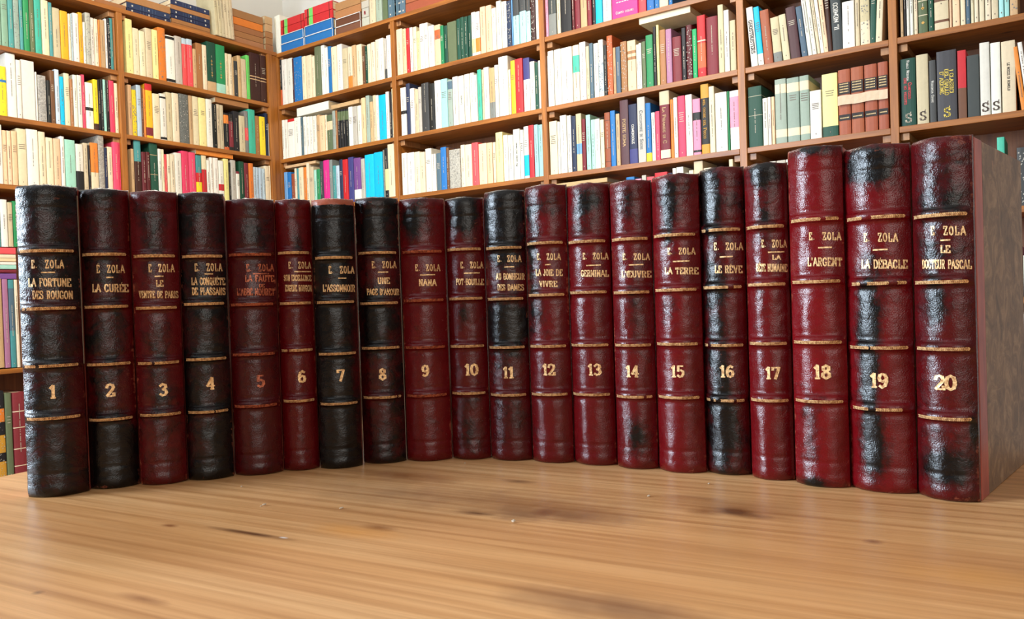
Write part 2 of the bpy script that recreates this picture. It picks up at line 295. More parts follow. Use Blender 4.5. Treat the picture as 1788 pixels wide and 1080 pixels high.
# transforms: x0,y0,scale
TR={'A':(0,0,7.45),'B':(0,80,7.45),'C':(0,200,7.45),'D':(200,0,5.96),'E':(210,130,6.354),'F':(220,230,6.354),'G':(470,0,7.45),'H':(470,120,7.45),
'I':(470,220,7.45),'J':(680,0,6.354),'K':(680,90,6.354),'L':(680,190,6.354),'M':(940,0,4.832),'N':(940,130,4.832),'O':(1290,0,6.386),
'P':(1290,100,5.686),'Q':(1560,0,7.842),'R':(1560,80,6.0),'S':(0,310,5.68),'T':(0,480,5.68),'U':(0,650,5.68),'X':(0,0,1)}
# rows: wall, level, transform, bay phrase, shelf phrase
ROWS=[
('L','A','A','far left bay','top shelf','''-40 -80 sg tall sage green volume cut by the photo edge|t
14 -60 sg tall sage green cloth volume|d 220
108 -60 te tall teal green volume with round stamp|d 140
180 -60 st tall mottled grey green volume|s
255 -45 te slim tall teal volume
305 -30 gr tall sea green volume
385 -30 ol tall olive volume
452 -20 tg tall turquoise green volume
543 5 c cream book beside the green volumes
640 35 te slim teal book
688 105 be
790 145 am
893 180 c
925 180 pb
955 175 w
1030 165 am slim amber yellow book
1085 290 w short white book
1118 170 lg speckled grey book|s
1187 230 w
1232 250 c
1283 260 or slim orange spined book
1310 260 t
1375 245 w slim white book
1405 245 k black and white marbled book|s
1440 240 te
1480 240 tb plain taupe book without lettering|n
end 1560'''),
('L','B','B','far left bay','second shelf','''-30 265 y yellow book with a blue stripe|b .68 .73 bl|t
90 90 w large plain white volume
222 185 w broad white volume
290 192 w wide blank white volume|n
468 340 w
495 385 lg cream and grey patterned book|s
612 450 k
660 320 b
722 310 pb
782 400 cy
842 360 c
915 430 tb
958 380 w
1015 385 w
1075 375 ro
1118 480 w white book with a black band|b .40 .47 k
1222 440 y yellow book with dark foot|b 0 .13 db
1284 440 k
1318 440 k
1353 440 mi
1388 450 k
1425 455 ro
1497 490 c
end 1575'''),
('L','C','C','far left bay','third shelf','''-40 130 w
38 205 p peach paperback with fine lettering
100 210 p
160 215 p
232 185 c
358 195 w broad white paperback
510 225 c
605 300 c
705 315 p
795 285 w
848 330 mi thick mint green book
990 385 w white book with black foot|b 0 .42 k
1092 370 be
1152 400 k
1182 370 c cream book with orange top|b .40 1 or
1285 275 lg tall marbled grey book|s
1366 430 nv
1405 420 c
1475 360 ro
1558 368 ro
end 1610'''),
('L','A','D','left corner bay','top shelf','''120 200 py
195 295 c
262 325 c
325 298 be
395 312 py
460 290 or orange book with ornament|s
540 372 w white book with black caps|b .92 .98 k|b .02 .08 k
635 380 lg
705 400 co coral red book with pale top|b .88 1 pb
757 410 co second coral red book with pale top|b .88 1 pb
817 510 t
855 450 tb
922 470 c
968 440 dgr dark green book with ornament and salmon foot|b 0 .2 t|m
1060 470 gr bright green book with ornament and pale foot|b 0 .2 mi|m
1160 555 c
1193 565 c
1228 600 t
1247 635 dg
1285 580 t
1320 615 be
1378 575 li
1415 555 db thick dark brown book with gilt rules|b .50 .52 t|b .44 .46 t
1522 585 db dark brown book nearest the corner post|b .50 .52 t|b .44 .46 t
end 1625'''),
('L','B','E','left corner bay','second shelf','''92 115 t
137 170 y yellow patterned book|s
187 120 pb
240 150 b
264 160 or
290 105 am amber book with red top and dark oval|b .88 1 r|b .05 .2 wr
367 215 c
447 215 w white book with black ends|b .90 .94 k|b .02 .07 k
517 200 be
582 210 c
657 220 g broad dark mottled grey book|s
767 235 t
807 245 c
878 262 py pale yellow book with bold black lettering
960 275 w white book with black lettering
1030 330 k
1076 330 be
1112 340 be
1154 430 k black book with orange top|b .72 .95 or|b 0 .08 rb
1207 440 k black and red book|b .1 .8 wr
1257 410 k
1320 460 be
1388 405 g grey green book with red oval|b .3 .6 co
1428 390 tg
1502 460 tb
1552 470 y
1614 430 nv
1645 548 lg
end 1690'''),
('L','C','F','left corner bay','third shelf','''62 190 t
97 95 db dark book with teal top|b .62 1 te
177 225 ma
230 225 ma second maroon book with gilt rules
275 130 dgr broad dark green book with gilt rules|b .78 .79 t|b .42 .43 t
365 190 w
405 195 c
435 250 co
464 250 c
500 250 c
548 235 w
624 215 ro
702 230 ro
780 262 te book in teal, red and yellow blocks|b 0 .42 y|b .42 .62 r
845 265 c cream book with slanted red foot|b 0 .7 r
902 315 w
940 285 w
976 290 w
1035 320 w white book with a small red square|b .3 .45 r
1095 300 py
1150 340 k
1172 315 lg
1228 440 w white book with dark red top|b .93 1 wr
1264 330 dgr
1320 345 wr
1370 350 or
1420 390 pb
1450 395 pb
1482 400 pb
1518 410 pb
1550 380 c
1602 380 c
end 1645'''),
('R','A','G','right corner bay','top shelf','''95 780 k dark book with red foot|b 0 .35 rb
162 775 w
230 760 w
300 760 pl
322 745 bl blue picture book|s
427 735 c
480 720 c
552 735 c
592 605 ol
673 590 w
722 620 w
767 605 bl
810 608 c
880 578 w
950 630 be
1018 610 c cream book with orange foot|b 0 .3 or
1078 590 t
1134 580 c
1205 600 b
1242 600 dgr
1277 575 c
1325 550 c
1378 515 c
1432 500 w
1492 500 lg pale grey book with dark foot|b 0 .25 dg
1522 460 w
end 1580'''),
('R','B','H','right corner bay','second shelf','''155 670 w
200 665 w
242 655 w white book with red tipped top|b .93 1 r
330 635 w
412 630 sl
440 625 w
482 625 w
530 620 w
567 615 w
615 600 t
657 610 p
725 600 c
748 600 ol green book with peach label|b .58 .82 p
820 550 st
862 545 tb
888 535 k black booklet with yellow lettered head|b .72 .95 ol
926 530 k second black booklet with yellow lettered head|b .72 .95 ol
960 525 k third black booklet with yellow lettered head|b .72 .95 ol
993 520 k fourth black booklet with yellow lettered head|b .72 .95 ol
1027 495 w
1085 490 lg
1147 480 w
1202 380 p
1257 350 st
1307 430 t
1350 345 be
1393 345 w
1427 340 cy broad cyan blue book
1520 300 w
1562 300 k
1594 260 c
end 1612'''),
('R','C','I','right corner bay','third shelf','''195 600 sb
240 600 bl
288 620 br
330 550 c
357 550 te
388 540 c
447 535 or
490 485 c
527 530 be
582 570 mi
617 560 gr
665 460 dg
708 445 hp
788 440 g
828 515 te
870 515 pb
915 435 nv
960 435 r
1028 405 in
1098 415 pu broad purple book with white label|b .02 .28 w
1192 425 lg
1242 370 cy broad cyan book
1365 340 cy brighter cyan blue book
1478 310 g
1502 290 k black book with yellow middle|b .15 .58 py
1548 235 c thick cream book beside the post
end 1635'''),
('R','A','J','second right bay','top shelf','''78 325 c
148 320 p
187 315 r
224 305 w
260 298 c
300 345 py
335 265 w
387 255 w
430 285 w
497 275 p peach book with red label|b .65 .88 rb
563 285 gr green book with gilt edge
602 285 dgr
640 240 ol wide olive green book leaning among greens|n
742 210 dgr
783 190 dgr
826 185 dgr
866 170 dgr
905 135 w white book with yellow foot|b .08 .4 py
952 130 w white book with orange foot|b .08 .4 or
1003 75 p
1065 60 p
1133 90 w
1182 10 w
1240 15 w
1298 10 nv blue black book with sketched pattern|s
1350 -20 sb
1367 -10 aq black topped aqua book|b .58 1 dg
1437 -20 aq black topped aqua book|b .58 1 dg
1512 -30 aq black topped aqua book|b .58 1 dg
1562 -20 db dark brown picture book|s
1617 -20 w
end 1650'''),
('R','B','K','second right bay','second shelf','''125 400 w white book with a small black square|b .45 .52 k
187 355 nv
232 410 w
280 420 be
322 395 lg
358 350 dg broad dark grey book
440 355 k
500 320 w
572 305 aq
647 315 st grey green book with rule lines|b .8 .97 sl
702 280 w
766 270 w white book with slender grey title|T Lavande .009 g
831 250 w
891 235 w
940 260 w
975 200 tg
1022 200 be
1047 175 w
1108 180 t tan book with grey foot|b 0 .32 g
1170 150 w broad white volume with a shorter spine
1213 55 w tall white volume with a dark line drawing
1318 200 c
1345 100 am
1397 80 r red book with white lettering
1482 70 w white book with blue top|b .6 1 in
1556 110 w
1613 120 dgr
1652 100 w
end 1678'''),
('R','C','L','second right bay','third shelf','''135 490 w
195 485 w
278 475 c
337 480 c
397 440 w
465 500 w
515 490 sl
567 425 bl
632 430 b
662 450 lg broad speckled grey book|s
787 400 c
836 395 c
915 375 co broad coral red book
988 385 p
1082 375 p
1146 370 c
1180 260 py
1260 290 w
1315 290 w
1373 225 w white book with bold black title|T Più grandi dell'amore .008 k
1450 235 w
1491 195 w white book with blue lower half|b .05 .45 cy
1547 180 r
1605 175 aq
1652 175 aq
end 1700'''),
('R','A','M','third right bay','uppermost row','''45 0 pk|H.21
82 0 dg|H.22|b 0 .4 g
150 0 c|H.2
182 0 k black book with white round mark|H.22
277 0 ma|H.21
302 0 wr|H.20
350 0 t|H.21
407 0 wr|H.2
447 0 k|H.21
477 0 cy|H.22
537 0 w|H.21
612 0 hp wide hot pink box with white writing|H.2|T Cento colori .010 w|B
838 0 co|H.21
905 0 bl|H.2
970 0 bl|H.2
1012 0 c|H.2
1092 0 bl|H.19
end 1125'''),
('R','B','M','third right bay','top shelf','''55 475 w
82 430 w
132 415 w
192 400 w broad white volume left of the teal label
290 380 c cream book with a teal label|b .52 .82 tg
347 355 w
403 390 be
432 365 sl
465 365 w
507 335 w white book with blue picture|b .1 .6 pb|s
550 380 k
577 300 rb rust orange patterned book|s
627 400 t
652 395 sl
692 350 tb brown book with lattice ornament|s
747 340 p peach book with two dark labels|b .62 .68 tb|b .74 .80 tb
822 375 w
846 365 w
872 350 ol
907 295 gr
970 225 k
997 210 py
1022 250 tb
1075 245 mv
1128 310 wr thick wine red book
1207 235 k
1245 210 ma maroon book with ring ornament|s
1299 245 em
1340 130 r tall red book with orange title panel|b .15 .55 rb|b .58 .6 c
1415 140 wr worn red box edged in tan
1517 40 be
1567 85 w
1613 170 be
end 1665'''),
('R','C','N','third right bay','second shelf','''85 395 c
162 400 w
185 345 w
242 345 w
278 350 nv
318 330 be beige book with blue patch|b .3 .48 sb
367 375 wr
402 340 mi
442 380 mi
475 375 w white book with a wavy pattern
522 380 c
556 320 br brown leather book with ruled panels|b .1 .11 db|b .35 .36 db|b .85 .86 db
607 305 bl
652 330 t
687 215 pl plum brown book with pale lettering|T PORTE ROMA .013 t 1
762 250 nv navy book with white title|T COMENSOLE .010 w 1|b 0 .25 in
835 190 lg grey book with white title and dark foot|T Cacciatore di Sogni .013 g 1
905 240 bl blue book with yellow foot|b 0 .15 y
952 320 w
985 310 ro
1025 140 wr wine red book with cream head and foot|b .8 1 be|b .02 .14 c|T La Piramide di C .014 t 1
1113 210 or
1142 195 w
1177 180 ro
1242 170 w
1302 205 pk pink checked book with black label|b .62 .76 k|b .05 .09 k
1370 80 k black book with mustard ends|b .80 1 mu|b 0 .14 mu|T nel cuore del Fuoco .012 mu 1
1442 100 c
1490 150 w
1595 140 gr
1613 135 w white book with pink picture|b .38 .9 pk
end 1695'''),
('R','D','N','third right bay','lowest row','''740 865 bl
815 880 pk
872 850 lg
912 862 co
978 825 r
1090 830 nv
1130 790 w
1162 780 w
1226 830 lg
1270 808 c
1312 732 be
1392 788 c
1462 790 ma
1540 790 t
1608 715 c
1645 780 br
end 1690'''),
('R','B','O','narrow bay','top shelf','''105 75 w white book with black capital title|T GHOSTBUSTERS .012 k 1|L-4
185 70 cy cyan backed white book|b 0 .2 w|L-4
252 110 le brown red leather book|L-4
357 190 be|L-4|b 0 .22 g
455 160 be broad beige worn book|L-5
540 75 pl thick plum brown book|L-5
655 65 sl|L-6
725 0 w|L-6
775 -20 w|L-6
828 -30 c|L-6
866 -40 w|L-6
910 -40 p|L-5
965 -30 db|L-3
1025 -20 dg dark grey book with white capital title|T IL NEMICO .014 w|L-2
1148 15 w thick plain white volume
1292 -10 be
1345 -20 be beige patterned book|s|b 0 .35 c
1460 -20 dgr|L2
1530 -15 c|L3
end 1610'''),
('R','C','P','narrow bay','second shelf','''92 290 dgr dark green book with gilt lines|b .84 .845 c|b .52 .525 c
234 405 w
287 395 w
322 390 p
357 215 st sage grey book with worn edges and cream labels|b .78 .92 c|b .1 .22 c
475 200 st broad sage grey book with cream labels|b .78 .92 c|b .1 .22 c
603 180 st slim sage grey book with cream labels|b .78 .92 c|b .1 .22 c
702 330 w
822 160 py tall pale yellow book with green foot|b 0 .17 dgr
985 120 le brown leather volume with one mark on its black label|V
1113 95 le brown leather volume with two marks on its black label|V
1245 70 le brown leather volume with four marks on its black label|V
1380 45 le brown leather volume nearest the post|V
end 1487'''),
('R','D','P','narrow bay','lowest row','''270 1035 w
370 1022 lg
465 1010 w
563 970 bl small blue book top
650 1000 t
end 760'''),
('R','B','Q','far right bay','upper row','''87 0 t|H.22
133 0 k|H.22
172 0 w|H.22
217 0 w|H.22
270 0 c|H.22
328 0 ol dark green book with gilt diamonds|H.22|b .25 .26 c|b .45 .46 c|b .65 .66 c|b .85 .86 c|m
467 0 dgr|H.21
548 0 be thick rounded beige book with brown bands|H.19|b .45 .5 b|b .12 .16 b
757 0 p|H.2
797 0 p broad peach book|H.2
905 0 c|H.21
982 0 sl|H.2
1047 0 c|H.2
1097 0 c|H.2
1162 0 c|H.2
1242 0 c|H.2
1330 0 be|H.2
1432 0 aq|H.2
1507 0 aq|H.2
1582 0 t tan book with gilt pattern|H.2|s
end 1700'''),
('R','C','R','far right bay','second row','''68 130 dgr dark teal book with white and red title|T Pablo Neruda .008 w 1|S|e
238 90 be cream book with dark publisher initial|S
372 150 dg slim dark grey book|T Verrengia Cuore .007 w 1
450 50 dg thick dark grey book with yellow capital title|Z|S
670 45 r book edge with red cover|n|b 0 .45 b
768 95 dg wide plain dark grey slipcase|n
903 -35 w white book with publisher initial at its foot|S
1016 -35 w white book with small number at its head|S
1128 -55 c broad cream book with small black title|T LE NOZZE DI ROMOLO .006 k 1
1285 0 or slim orange book leaning left|L-6
1345 -50 w white book at the photo edge|L-6
end 1400'''),
]
# lying books: wall, transform, xL, xR, ytop, ybottom (at left end), colour, description
LY=[
('L','E',1060,1425,245,305,'tb','brown book lying across the books on the second shelf, bay left of the corner'),
('L','F',785,1190,195,245,'or','orange book lying on the third shelf in the bay left of the corner'),
('R','H',360,770,515,625,'w','thick white book lying across the second shelf right of the corner'),
('R','H',805,1165,478,530,'t','tan book lying above the black booklets right of the corner'),
('R','I',205,600,520,555,'t','tan book lying on the third shelf beside the corner post'),
('R','M',850,1280,155,210,'c','cream book lying above the green and black books, third right bay'),
('R','N',130,580,925,960,'t','tan book lying just above the red leather volumes'),
('L','S',-20,158,690,755,'co','coral red book lying on the stack at the left photo edge'),
('L','S',-20,158,760,795,'c','cream book lying under the coral red one at the left photo edge'),
('L','S',-20,160,797,830,'p','peach book lying in the middle of the stack at the left photo edge'),
('L','S',-20,162,835,862,'w','thin white book lying in the stack at the left photo edge'),
('L','S',-20,163,865,905,'mi','mint green book lying in the stack at the left photo edge'),
('L','S',-20,165,912,942,'wr','wine red book lying near the foot of the stack, left photo edge'),
('L','S',-20,165,950,1005,'pu','purple grey book lying lowest in the stack at the left photo edge'),
]
# ---------------------------------------------------------------- the room
def struct(name, x0, x1, y0, y1, z0, z1, m):
    b = MB(); b.box(x0, x1, y0, y1, z0, z1); return tag(b.build(name, m), kind='structure')
BD = 0.24                                            # depth of the bookcases
RX, LY_ = DX + BD + .012, DY + BD + .012             # the two walls behind them
struct('floor', -2.2, RX + .1, -2.4, LY_ + .1, -.05, 0, M_FLOOR)
struct('wall_right', RX, RX + .1, -2.4, LY_ + .1, 0, 2.75, M_PLASTER)
struct('wall_left', -2.2, RX, LY_, LY_ + .1, 0, 2.75, M_PLASTER)
struct('ceiling', -2.2, RX + .1, -2.4, LY_ + .1, 2.75, 2.85, M_CEIL)
# ---------------------------------------------------------------- bookcases
TH = .019
def bookcase(w, label):
    root = empty('bookcase', Matrix()); tag(root, label, 'bookcase')
    Z = ZR if w == 'R' else ZL
    def bx(name, a0, a1, d0, d1, z0, z1, m, par=root, bev=.0012):   # a = along the wall, d = depth from the front
        b = MB()
        if w == 'R': b.box(DX + d0, DX + d1, -a1, -a0, z0, z1)
        else: b.box(a0, a1, DY + d0, DY + d1, z0, z1)
        return b.build(name, m, par, bevel=bev)
    if w == 'R':
        posts = [(-3.42, -3.397), (-2.574, -2.549), (-1.7465, -1.7225), (-.932, -.9065), (-.452, -.428), (.35, .375)]
        levels = ['A', 'B', 'C', 'D', 'E', 'F']; end = (-3.42, .375); mw = M_WY
    else:
        posts = [(1.02, 1.045), (1.848, 1.872), (2.646, 2.671)]; levels = ['A', 'B', 'C']; end = (1.02, 2.704); mw = M_WX
        posts += [(.20, .225)]; end = (.2, 2.704)
    for p in posts: bx('upright', p[0], p[1], 0, BD, 0, Z['T'] - TH, M_WZ)
    if w == 'L': bx('corner_filler', 2.6725, 2.704, .006, .03, 0, Z['T'] - TH, M_WZ)
    bx('top_board', end[0], end[1], -.001, BD, Z['T'] - TH, Z['T'], mw)
    bx('back_panel', end[0], end[1], BD, BD + .008, .02, Z['T'] - TH, M_BACK, bev=0)
    ps = sorted(posts)
    for (a, b_), i in zip(zip(ps, ps[1:]), range(9)):
        lv = list(levels)
        if w == 'L': lv += ['E', 'F']
        if w == 'L' and i == 0: continue
        for k in lv:
            bx('shelf', a[1] + .0005, b_[0] - .0005, .001 + (i % 2) * .0015, BD, Z[k] - TH, Z[k], mw)
        for k in ['T'] + lv:
            zt = Z[k] - TH - .0005
            for q in (0, 1):
                a0 = a[1] + .0005 if q == 0 else b_[0] - .0265
                bx('shelf_cleat', a0, a0 + .026, .018, BD - .02, zt - .022, zt, M_CLEAT)
    return root
bookcase('R', 'long pine bookcase of packed shelves along the right wall')
bookcase('L', 'pine bookcase of packed shelves on the left wall, ending at the room corner')
# ---------------------------------------------------------------- table
tb = empty('table', Matrix.Rotation(TABLE_ROT, 4, 'Z')); tag(tb, 'waxed pine table carrying the row of numbered red leather books', 'table')
b = MB(); b.box(-.75, .628, -1.25, .592, TABLE_Z - .03, TABLE_Z); b.build('tabletop', M_TABLE, tb, bevel=.003)
for sx, sy in ((-.67, -1.17), (.55, -1.17), (-.67, .51), (.55, .51)):
    b = MB(); b.grid([[(sx + r * a, sy + r * c, z) for a, c in ((-1, -1), (1, -1), (1, 1), (-1, 1))] for r, z in ((.02, 0), (.034, .62), (.034, TABLE_Z - .03))], closed=True)
    b.build('leg', M_WZ, tb)
for x0, x1, y0, y1 in ((-.62, .50, -1.19, -1.165), (-.62, .50, .505, .53), (-.69, -.665, -1.12, .46), (.545, .57, -1.12, .46)):
    b = MB(); b.box(x0, x1, y0, y1, .63, TABLE_Z - .03); b.build('apron', M_WY, tb)
for i, (px, py, r, lb) in enumerate(((422, 850, .0012, 'left of the crack, nearest the black book numbered four'), (462, 882, .0016, 'pair-sized, just above the dark crack in the table'), (456, 884, .0008, 'smallest one, beside the larger crumb above the dark crack'),
        (897, 912, .0022, 'long and thin, in front of the knots at mid table'), (1238, 845, .0013, 'in front of the book numbered sixteen'), (596, 888, .0013, 'below the book numbered seven'), (812, 809, .0010, 'just in front of the book numbered ten'), (1133, 867, .0016, 'before the book numbered fourteen'))):
    g = ground(px, py); bm = bmesh.new(); bmesh.ops.create_icosphere(bm, subdivisions=2, radius=r * .6)
    for v in bm.verts: v.co = Vector((v.co.x * (1 + .5 * (i % 3)), v.co.y * .7, v.co.z * .5)) * (1 + .3 * noise.noise(v.co * 900 + Vector((i, 0, 0)))); v.co.z += r * .45
    me = D.meshes.new('crumb'); bm.to_mesh(me); bm.free(); a = me.color_attributes.new('col', 'FLOAT_COLOR', 'CORNER'); a.data.foreach_set('color', [.62, .52, .4, 1] * len(a.data)); me.materials.append(M_CLOTH)
    o = D.objects.new('crumb', me); C.collection.objects.link(o); o.location = g; tag(o, 'pale crumb on the table, ' + lb, 'crumb', 'crumbs on the table')
# ---------------------------------------------------------------- the twenty leather volumes
def Tx(*lines): return lines
# bottom-left px, bottom-right px, top px (x at left, x at right, y left, y right), band rows, number (x, y), text lines (text, x0, x1, y, cap px), redness, stain, blobs(u, z, ru, rz, amount), look
ZB = [
((48,868,156,858,22,136,320,328),(435.5,536,636,727),(92.4,683.7),(('E. ZOLA',55,111,461,11),('-',71.7,96.7,475.3,0),('LA FORTUNE',50,123.6,493,11),('DES ROUGON',57,127,514.7,11)),.25,.72,((.9,.3,.3,.2,-.8),(.3,.62,.6,.06,-.3)),'black leather volume with red glints'),
((157,853,243,846,142,234,328,333),(441.7,533,633,729),(192.5,680.7),(('É ZOLA',169,217,469.4,11),('-',185.6,198,484,0),('LA CURÉE',161.7,223.6,502.8,11)),.45,.62,((.9,.75,.25,.3,-.9),(0,.1,1.2,.14,.6),(.85,.35,.3,.12,-.8)),'black leather volume with a red right edge'),
((247,846,328,840,236,320,333,335),(444.5,535,631,721),(285,679.8),(('E ZOLA',259.7,304,468,11),('-',270,285.6,482,0),('LE',273,284.7,494.4,9),('VENTRE DE PARIS',243,316.7,513.9,10)),.6,.35,((0,.85,.6,.12,.35),(.9,.75,.3,.3,-.6),(-.9,.7,.3,.2,-.5),(0,.35,.5,.2,.3)),'dark red and black mottled leather volume'),
((329,838,408,831,322,405,335,338),(445,528,624.4,716),(368,668.9),(('E. ZOLA',340,387.5,466.7,11),('-',357,372,478,0),('LA CONQUÊTE',334.7,397,491,10.5),('DE PLASSANS',335.5,397.8,508.3,10.5)),.35,.78,((.2,.8,.8,.12,-.35),(.5,.73,.4,.1,-.3)),'near black leather volume flecked with red'),
((412,828,495,824,406,493,347,348),(442,529,616,706),(455,665),(('E. ZOLA',430.6,478.6,467.3,10.5),('-',441.5,470,477.6,0),('LA FAUTE',428.5,479,486,9.5),('DE',452.6,461.7,498.4,5),("L'ABBÉ MOURET",414,489.4,509.3,10)),.35,.22,((.2,.88,.8,.1,.4),(0,.5,.6,.2,.15)),'dark wine leather volume'),
((496,820,557,817,495,560,348,348),(439,527,609,697),(527,657),(('E. ZOLA',504,550,463,10),('-',514,545,474,0),('SON EXCELLENCE',496,558.7,485,9),('EUGÈNE ROUGON',498,558,502.8,9.5)),.62,.12,((.3,.84,.4,.05,.5),(0,.6,.5,.06,.3)),'narrow dark red leather volume'),
((561,817,633,813,563,633,347,347),(447.5,525,615,702),(595,655),(('É. ZOLA',574,618,471,11),('-',590.6,604.8,485.4,0),("L'ASSOMMOIR",564,630.7,502.8,10.5)),.3,.95,((.9,.4,.25,.4,-.5),),'near black leather volume, frayed at the head'),
((636,807,709,805,637,711,345,345),(439,527,605,691),(668,653),(('E. ZOLA',649.4,691.7,462,10.5),('-',660,678,474.8,0),('UNE',660,680,489.8,9.5),("PAGE D'AMOUR",641,700.8,509.3,9.5)),.42,.55,((0,.88,1,.12,.5),(0,.72,.8,.07,-.5),(0,.3,.6,.1,-.2),(-.3,.55,.8,.12,.5)),'black leather volume over a reddish lower panel'),
((713,803,789,801,713,791,346,346),(437,522,604,688),(743,647),(('E. ZOLA',725.4,768,467.3,10),('-',733.7,759.6,479.5,0),('NANA',731.9,761.7,493.2,10)),.78,.1,((-.3,.93,1,.09,.75),(-.5,.85,.5,.08,.3)),'red leather volume darkened at the head'),
((792,800,857,799,793,855,345,344),(433,519,602,684),(823,645),(('E. ZOLA',804.4,847.5,462.5,10),('-',810,837.8,476.4,0),('POT-BOUILLE',796.7,854.4,491.7,9.5)),.58,.15,((0,.95,1,.11,.9),(-.1,.56,.4,.06,.6),(0,.12,.9,.1,.35)),'dark red leather volume with a black cap panel'),
((860,801,928,802,857,931,333,331),(430.5,519.5,604,687),(888,650),(('E. ZOLA',868.9,910,451.4,10),('-',880.6,898,465.6,0),('AU BONHEUR',866.7,916.7,482.5,9.5),('DES DAMES',868.9,914.7,501.4,9.5)),.5,.2,((0,.9,1.3,.17,1.2),(0,.5,1.3,.12,1.1),(0,.14,1,.08,.4)),'red volume with two grainy black panels'),
((933,805,1001,806,933,1006,323,322),(422,512.5,602,686),(958,645),(('E. ZOLA',938,978.6,448,10),('-',951.7,962,461.7,0),('LA JOIE DE',936,982,475.6,10),('VIVRE',942,972.5,495.3,9)),.72,.12,((-.6,.84,.5,.22,.7),(.4,.93,.6,.06,.5),(-.5,.57,.5,.08,.6),(-.9,.5,.3,.6,.3)),'red leather volume stained dark on its left side'),
((1005,807,1077,811,1006,1078,321,320),(419.4,508,600,686),(1038,645),(('E. ZOLA',1018,1064,447,10),('-',1024,1049.4,462.8,0),('GERMINAL',1015,1067.5,477,10)),.72,.06,((.2,.93,.8,.09,.7),(-.2,.85,.4,.08,.3)),'red leather volume with a dark patch at the head'),
((1079,815,1149,817,1078,1153,316,313),(415,508,600,690),(1104,648),(('E. ZOLA',1087.8,1134,448,10),('-',1098,1123.6,462,0),("L'ŒUVRE",1085.6,1139,478.3,10)),.68,.12,((0,.93,.6,.1,.6),(.2,.55,.5,.12,.5),(.1,.12,.6,.08,.8)),'red leather volume with a dark stain at the tail'),
((1153,820,1233,824,1156,1236,305,303),(408,503.5,598,691),(1183,648),(('E. ZOLA',1166,1213.8,438.3,10),('-',1175,1204,455.8,0),('LA TERRE',1161.5,1219,472.7,10)),.78,.06,((0,.95,.9,.07,.7),(-.2,.84,.5,.13,.6),(-.4,.55,.5,.12,.35)),'bright red leather volume with a smoky head'),
((1236,824,1312,828,1240,1319,292,290),(399,499,600,696),(1269,648),(('E. ZOLA',1247,1299,430,11),('-',1256.8,1279.6,448,0),('LE RÊVE',1248.7,1295.7,470,11)),.6,.45,((-.6,.9,.6,.12,.8),(-.3,.55,.7,.2,.5),(.7,.55,.4,.3,-.7),(-.2,.2,.8,.2,.6)),'heavily blackened red leather volume'),
((1313,833,1388,837,1321,1400,283,284),(393.5,494,597,696),(1349,651),(('E. ZOLA',1330,1383.8,425,11),('-',1341,1370,439.7,0),('LA',1348.9,1362.8,449,7),('BÊTE HUMAINE',1321,1395,466.8,11)),.72,.08,((.1,.96,1,.06,.9),(0,.84,.6,.1,.6),(-.3,.6,.4,.1,.25)),'red leather volume with black top lip'),
((1390,844,1484,850,1404,1496,255,253),(380.6,489,594.6,697.6),(1435.7,649),(('E. ZOLA',1413,1468.3,412.3,11),('-',1428.6,1452.8,431.9,0),("L'ARGENT",1410.6,1469.7,457,12)),.95,.0,((0,.99,1.2,.03,.9),(-.3,.14,.5,.14,.6),(-.2,.01,1,.03,.7)),'brightest red leather volume'),
((1488,852,1600,860,1500,1607,252,251),(377,492,604,711),(1535,664),(('E. ZOLA',1508.5,1567.3,414.3,12),('-',1524,1550,435.7,0),('LA DÉBACLE',1505,1584,460.9,12)),.8,.05,((-.2,.94,.9,.07,1.3),(-.25,.52,.5,.14,1.1),(-.3,.33,.35,.12,.9),(-.2,.14,.5,.14,1.0),(-.1,.68,.4,.05,.5)),'red leather volume with a black column and black cap'),
((1607,868,1712,873,1612,1722,240,235),(373,489.5,606,727),(1650,667.7),(('E ZOLA',1625.6,1686,402.6,12),('-',1642,1659.6,419,0),('LE',1643,1658.7,434.7,10),('DOCTEUR PASCAL',1610.8,1709,460.9,12)),.45,.28,((.5,.82,.4,.06,.6),(-.2,.9,.7,.1,.3),(-.2,.55,.4,.1,.7),(-.3,.75,.6,.12,.3),(-.1,.09,.9,.05,.9),(.9,.2,.1,.04,1)),'purple red volume with its marbled side showing'),
]
ZB = [(list(z[0]),) + z[1:] for z in ZB]
for za, zn in zip(ZB, ZB[1:]):                       # neighbours stand shoulder to shoulder
    m_ = (za[0][2] + zn[0][0]) / 2; za[0][2] = m_ - .3; zn[0][0] = m_ + .3
ORD = 'first second third fourth fifth sixth seventh eighth ninth tenth eleventh twelfth thirteenth fourteenth fifteenth sixteenth seventeenth eighteenth nineteenth twentieth'.split()
def attr_mesh(name, rows, wear, mat_, parent, closed=False):
    b = MB(); b.grid(rows, closed=closed); me = D.meshes.new(name); me.from_pydata(b.v, [], b.f)
    a = me.color_attributes.new('wear', 'FLOAT_COLOR', 'POINT'); fl = []
    for r in wear:
        for w_ in r: fl += [*w_, 1]
    a.data.foreach_set('color', fl); me.materials.append(mat_); me.polygons.foreach_set('use_smooth', [True] * len(me.polygons))
    o = D.objects.new(name, me); C.collection.objects.link(o); o.parent = parent; return o
MIDS = [(ground(e[0][0], e[0][1]) + ground(e[0][2], e[0][3])) / 2 for e in ZB]
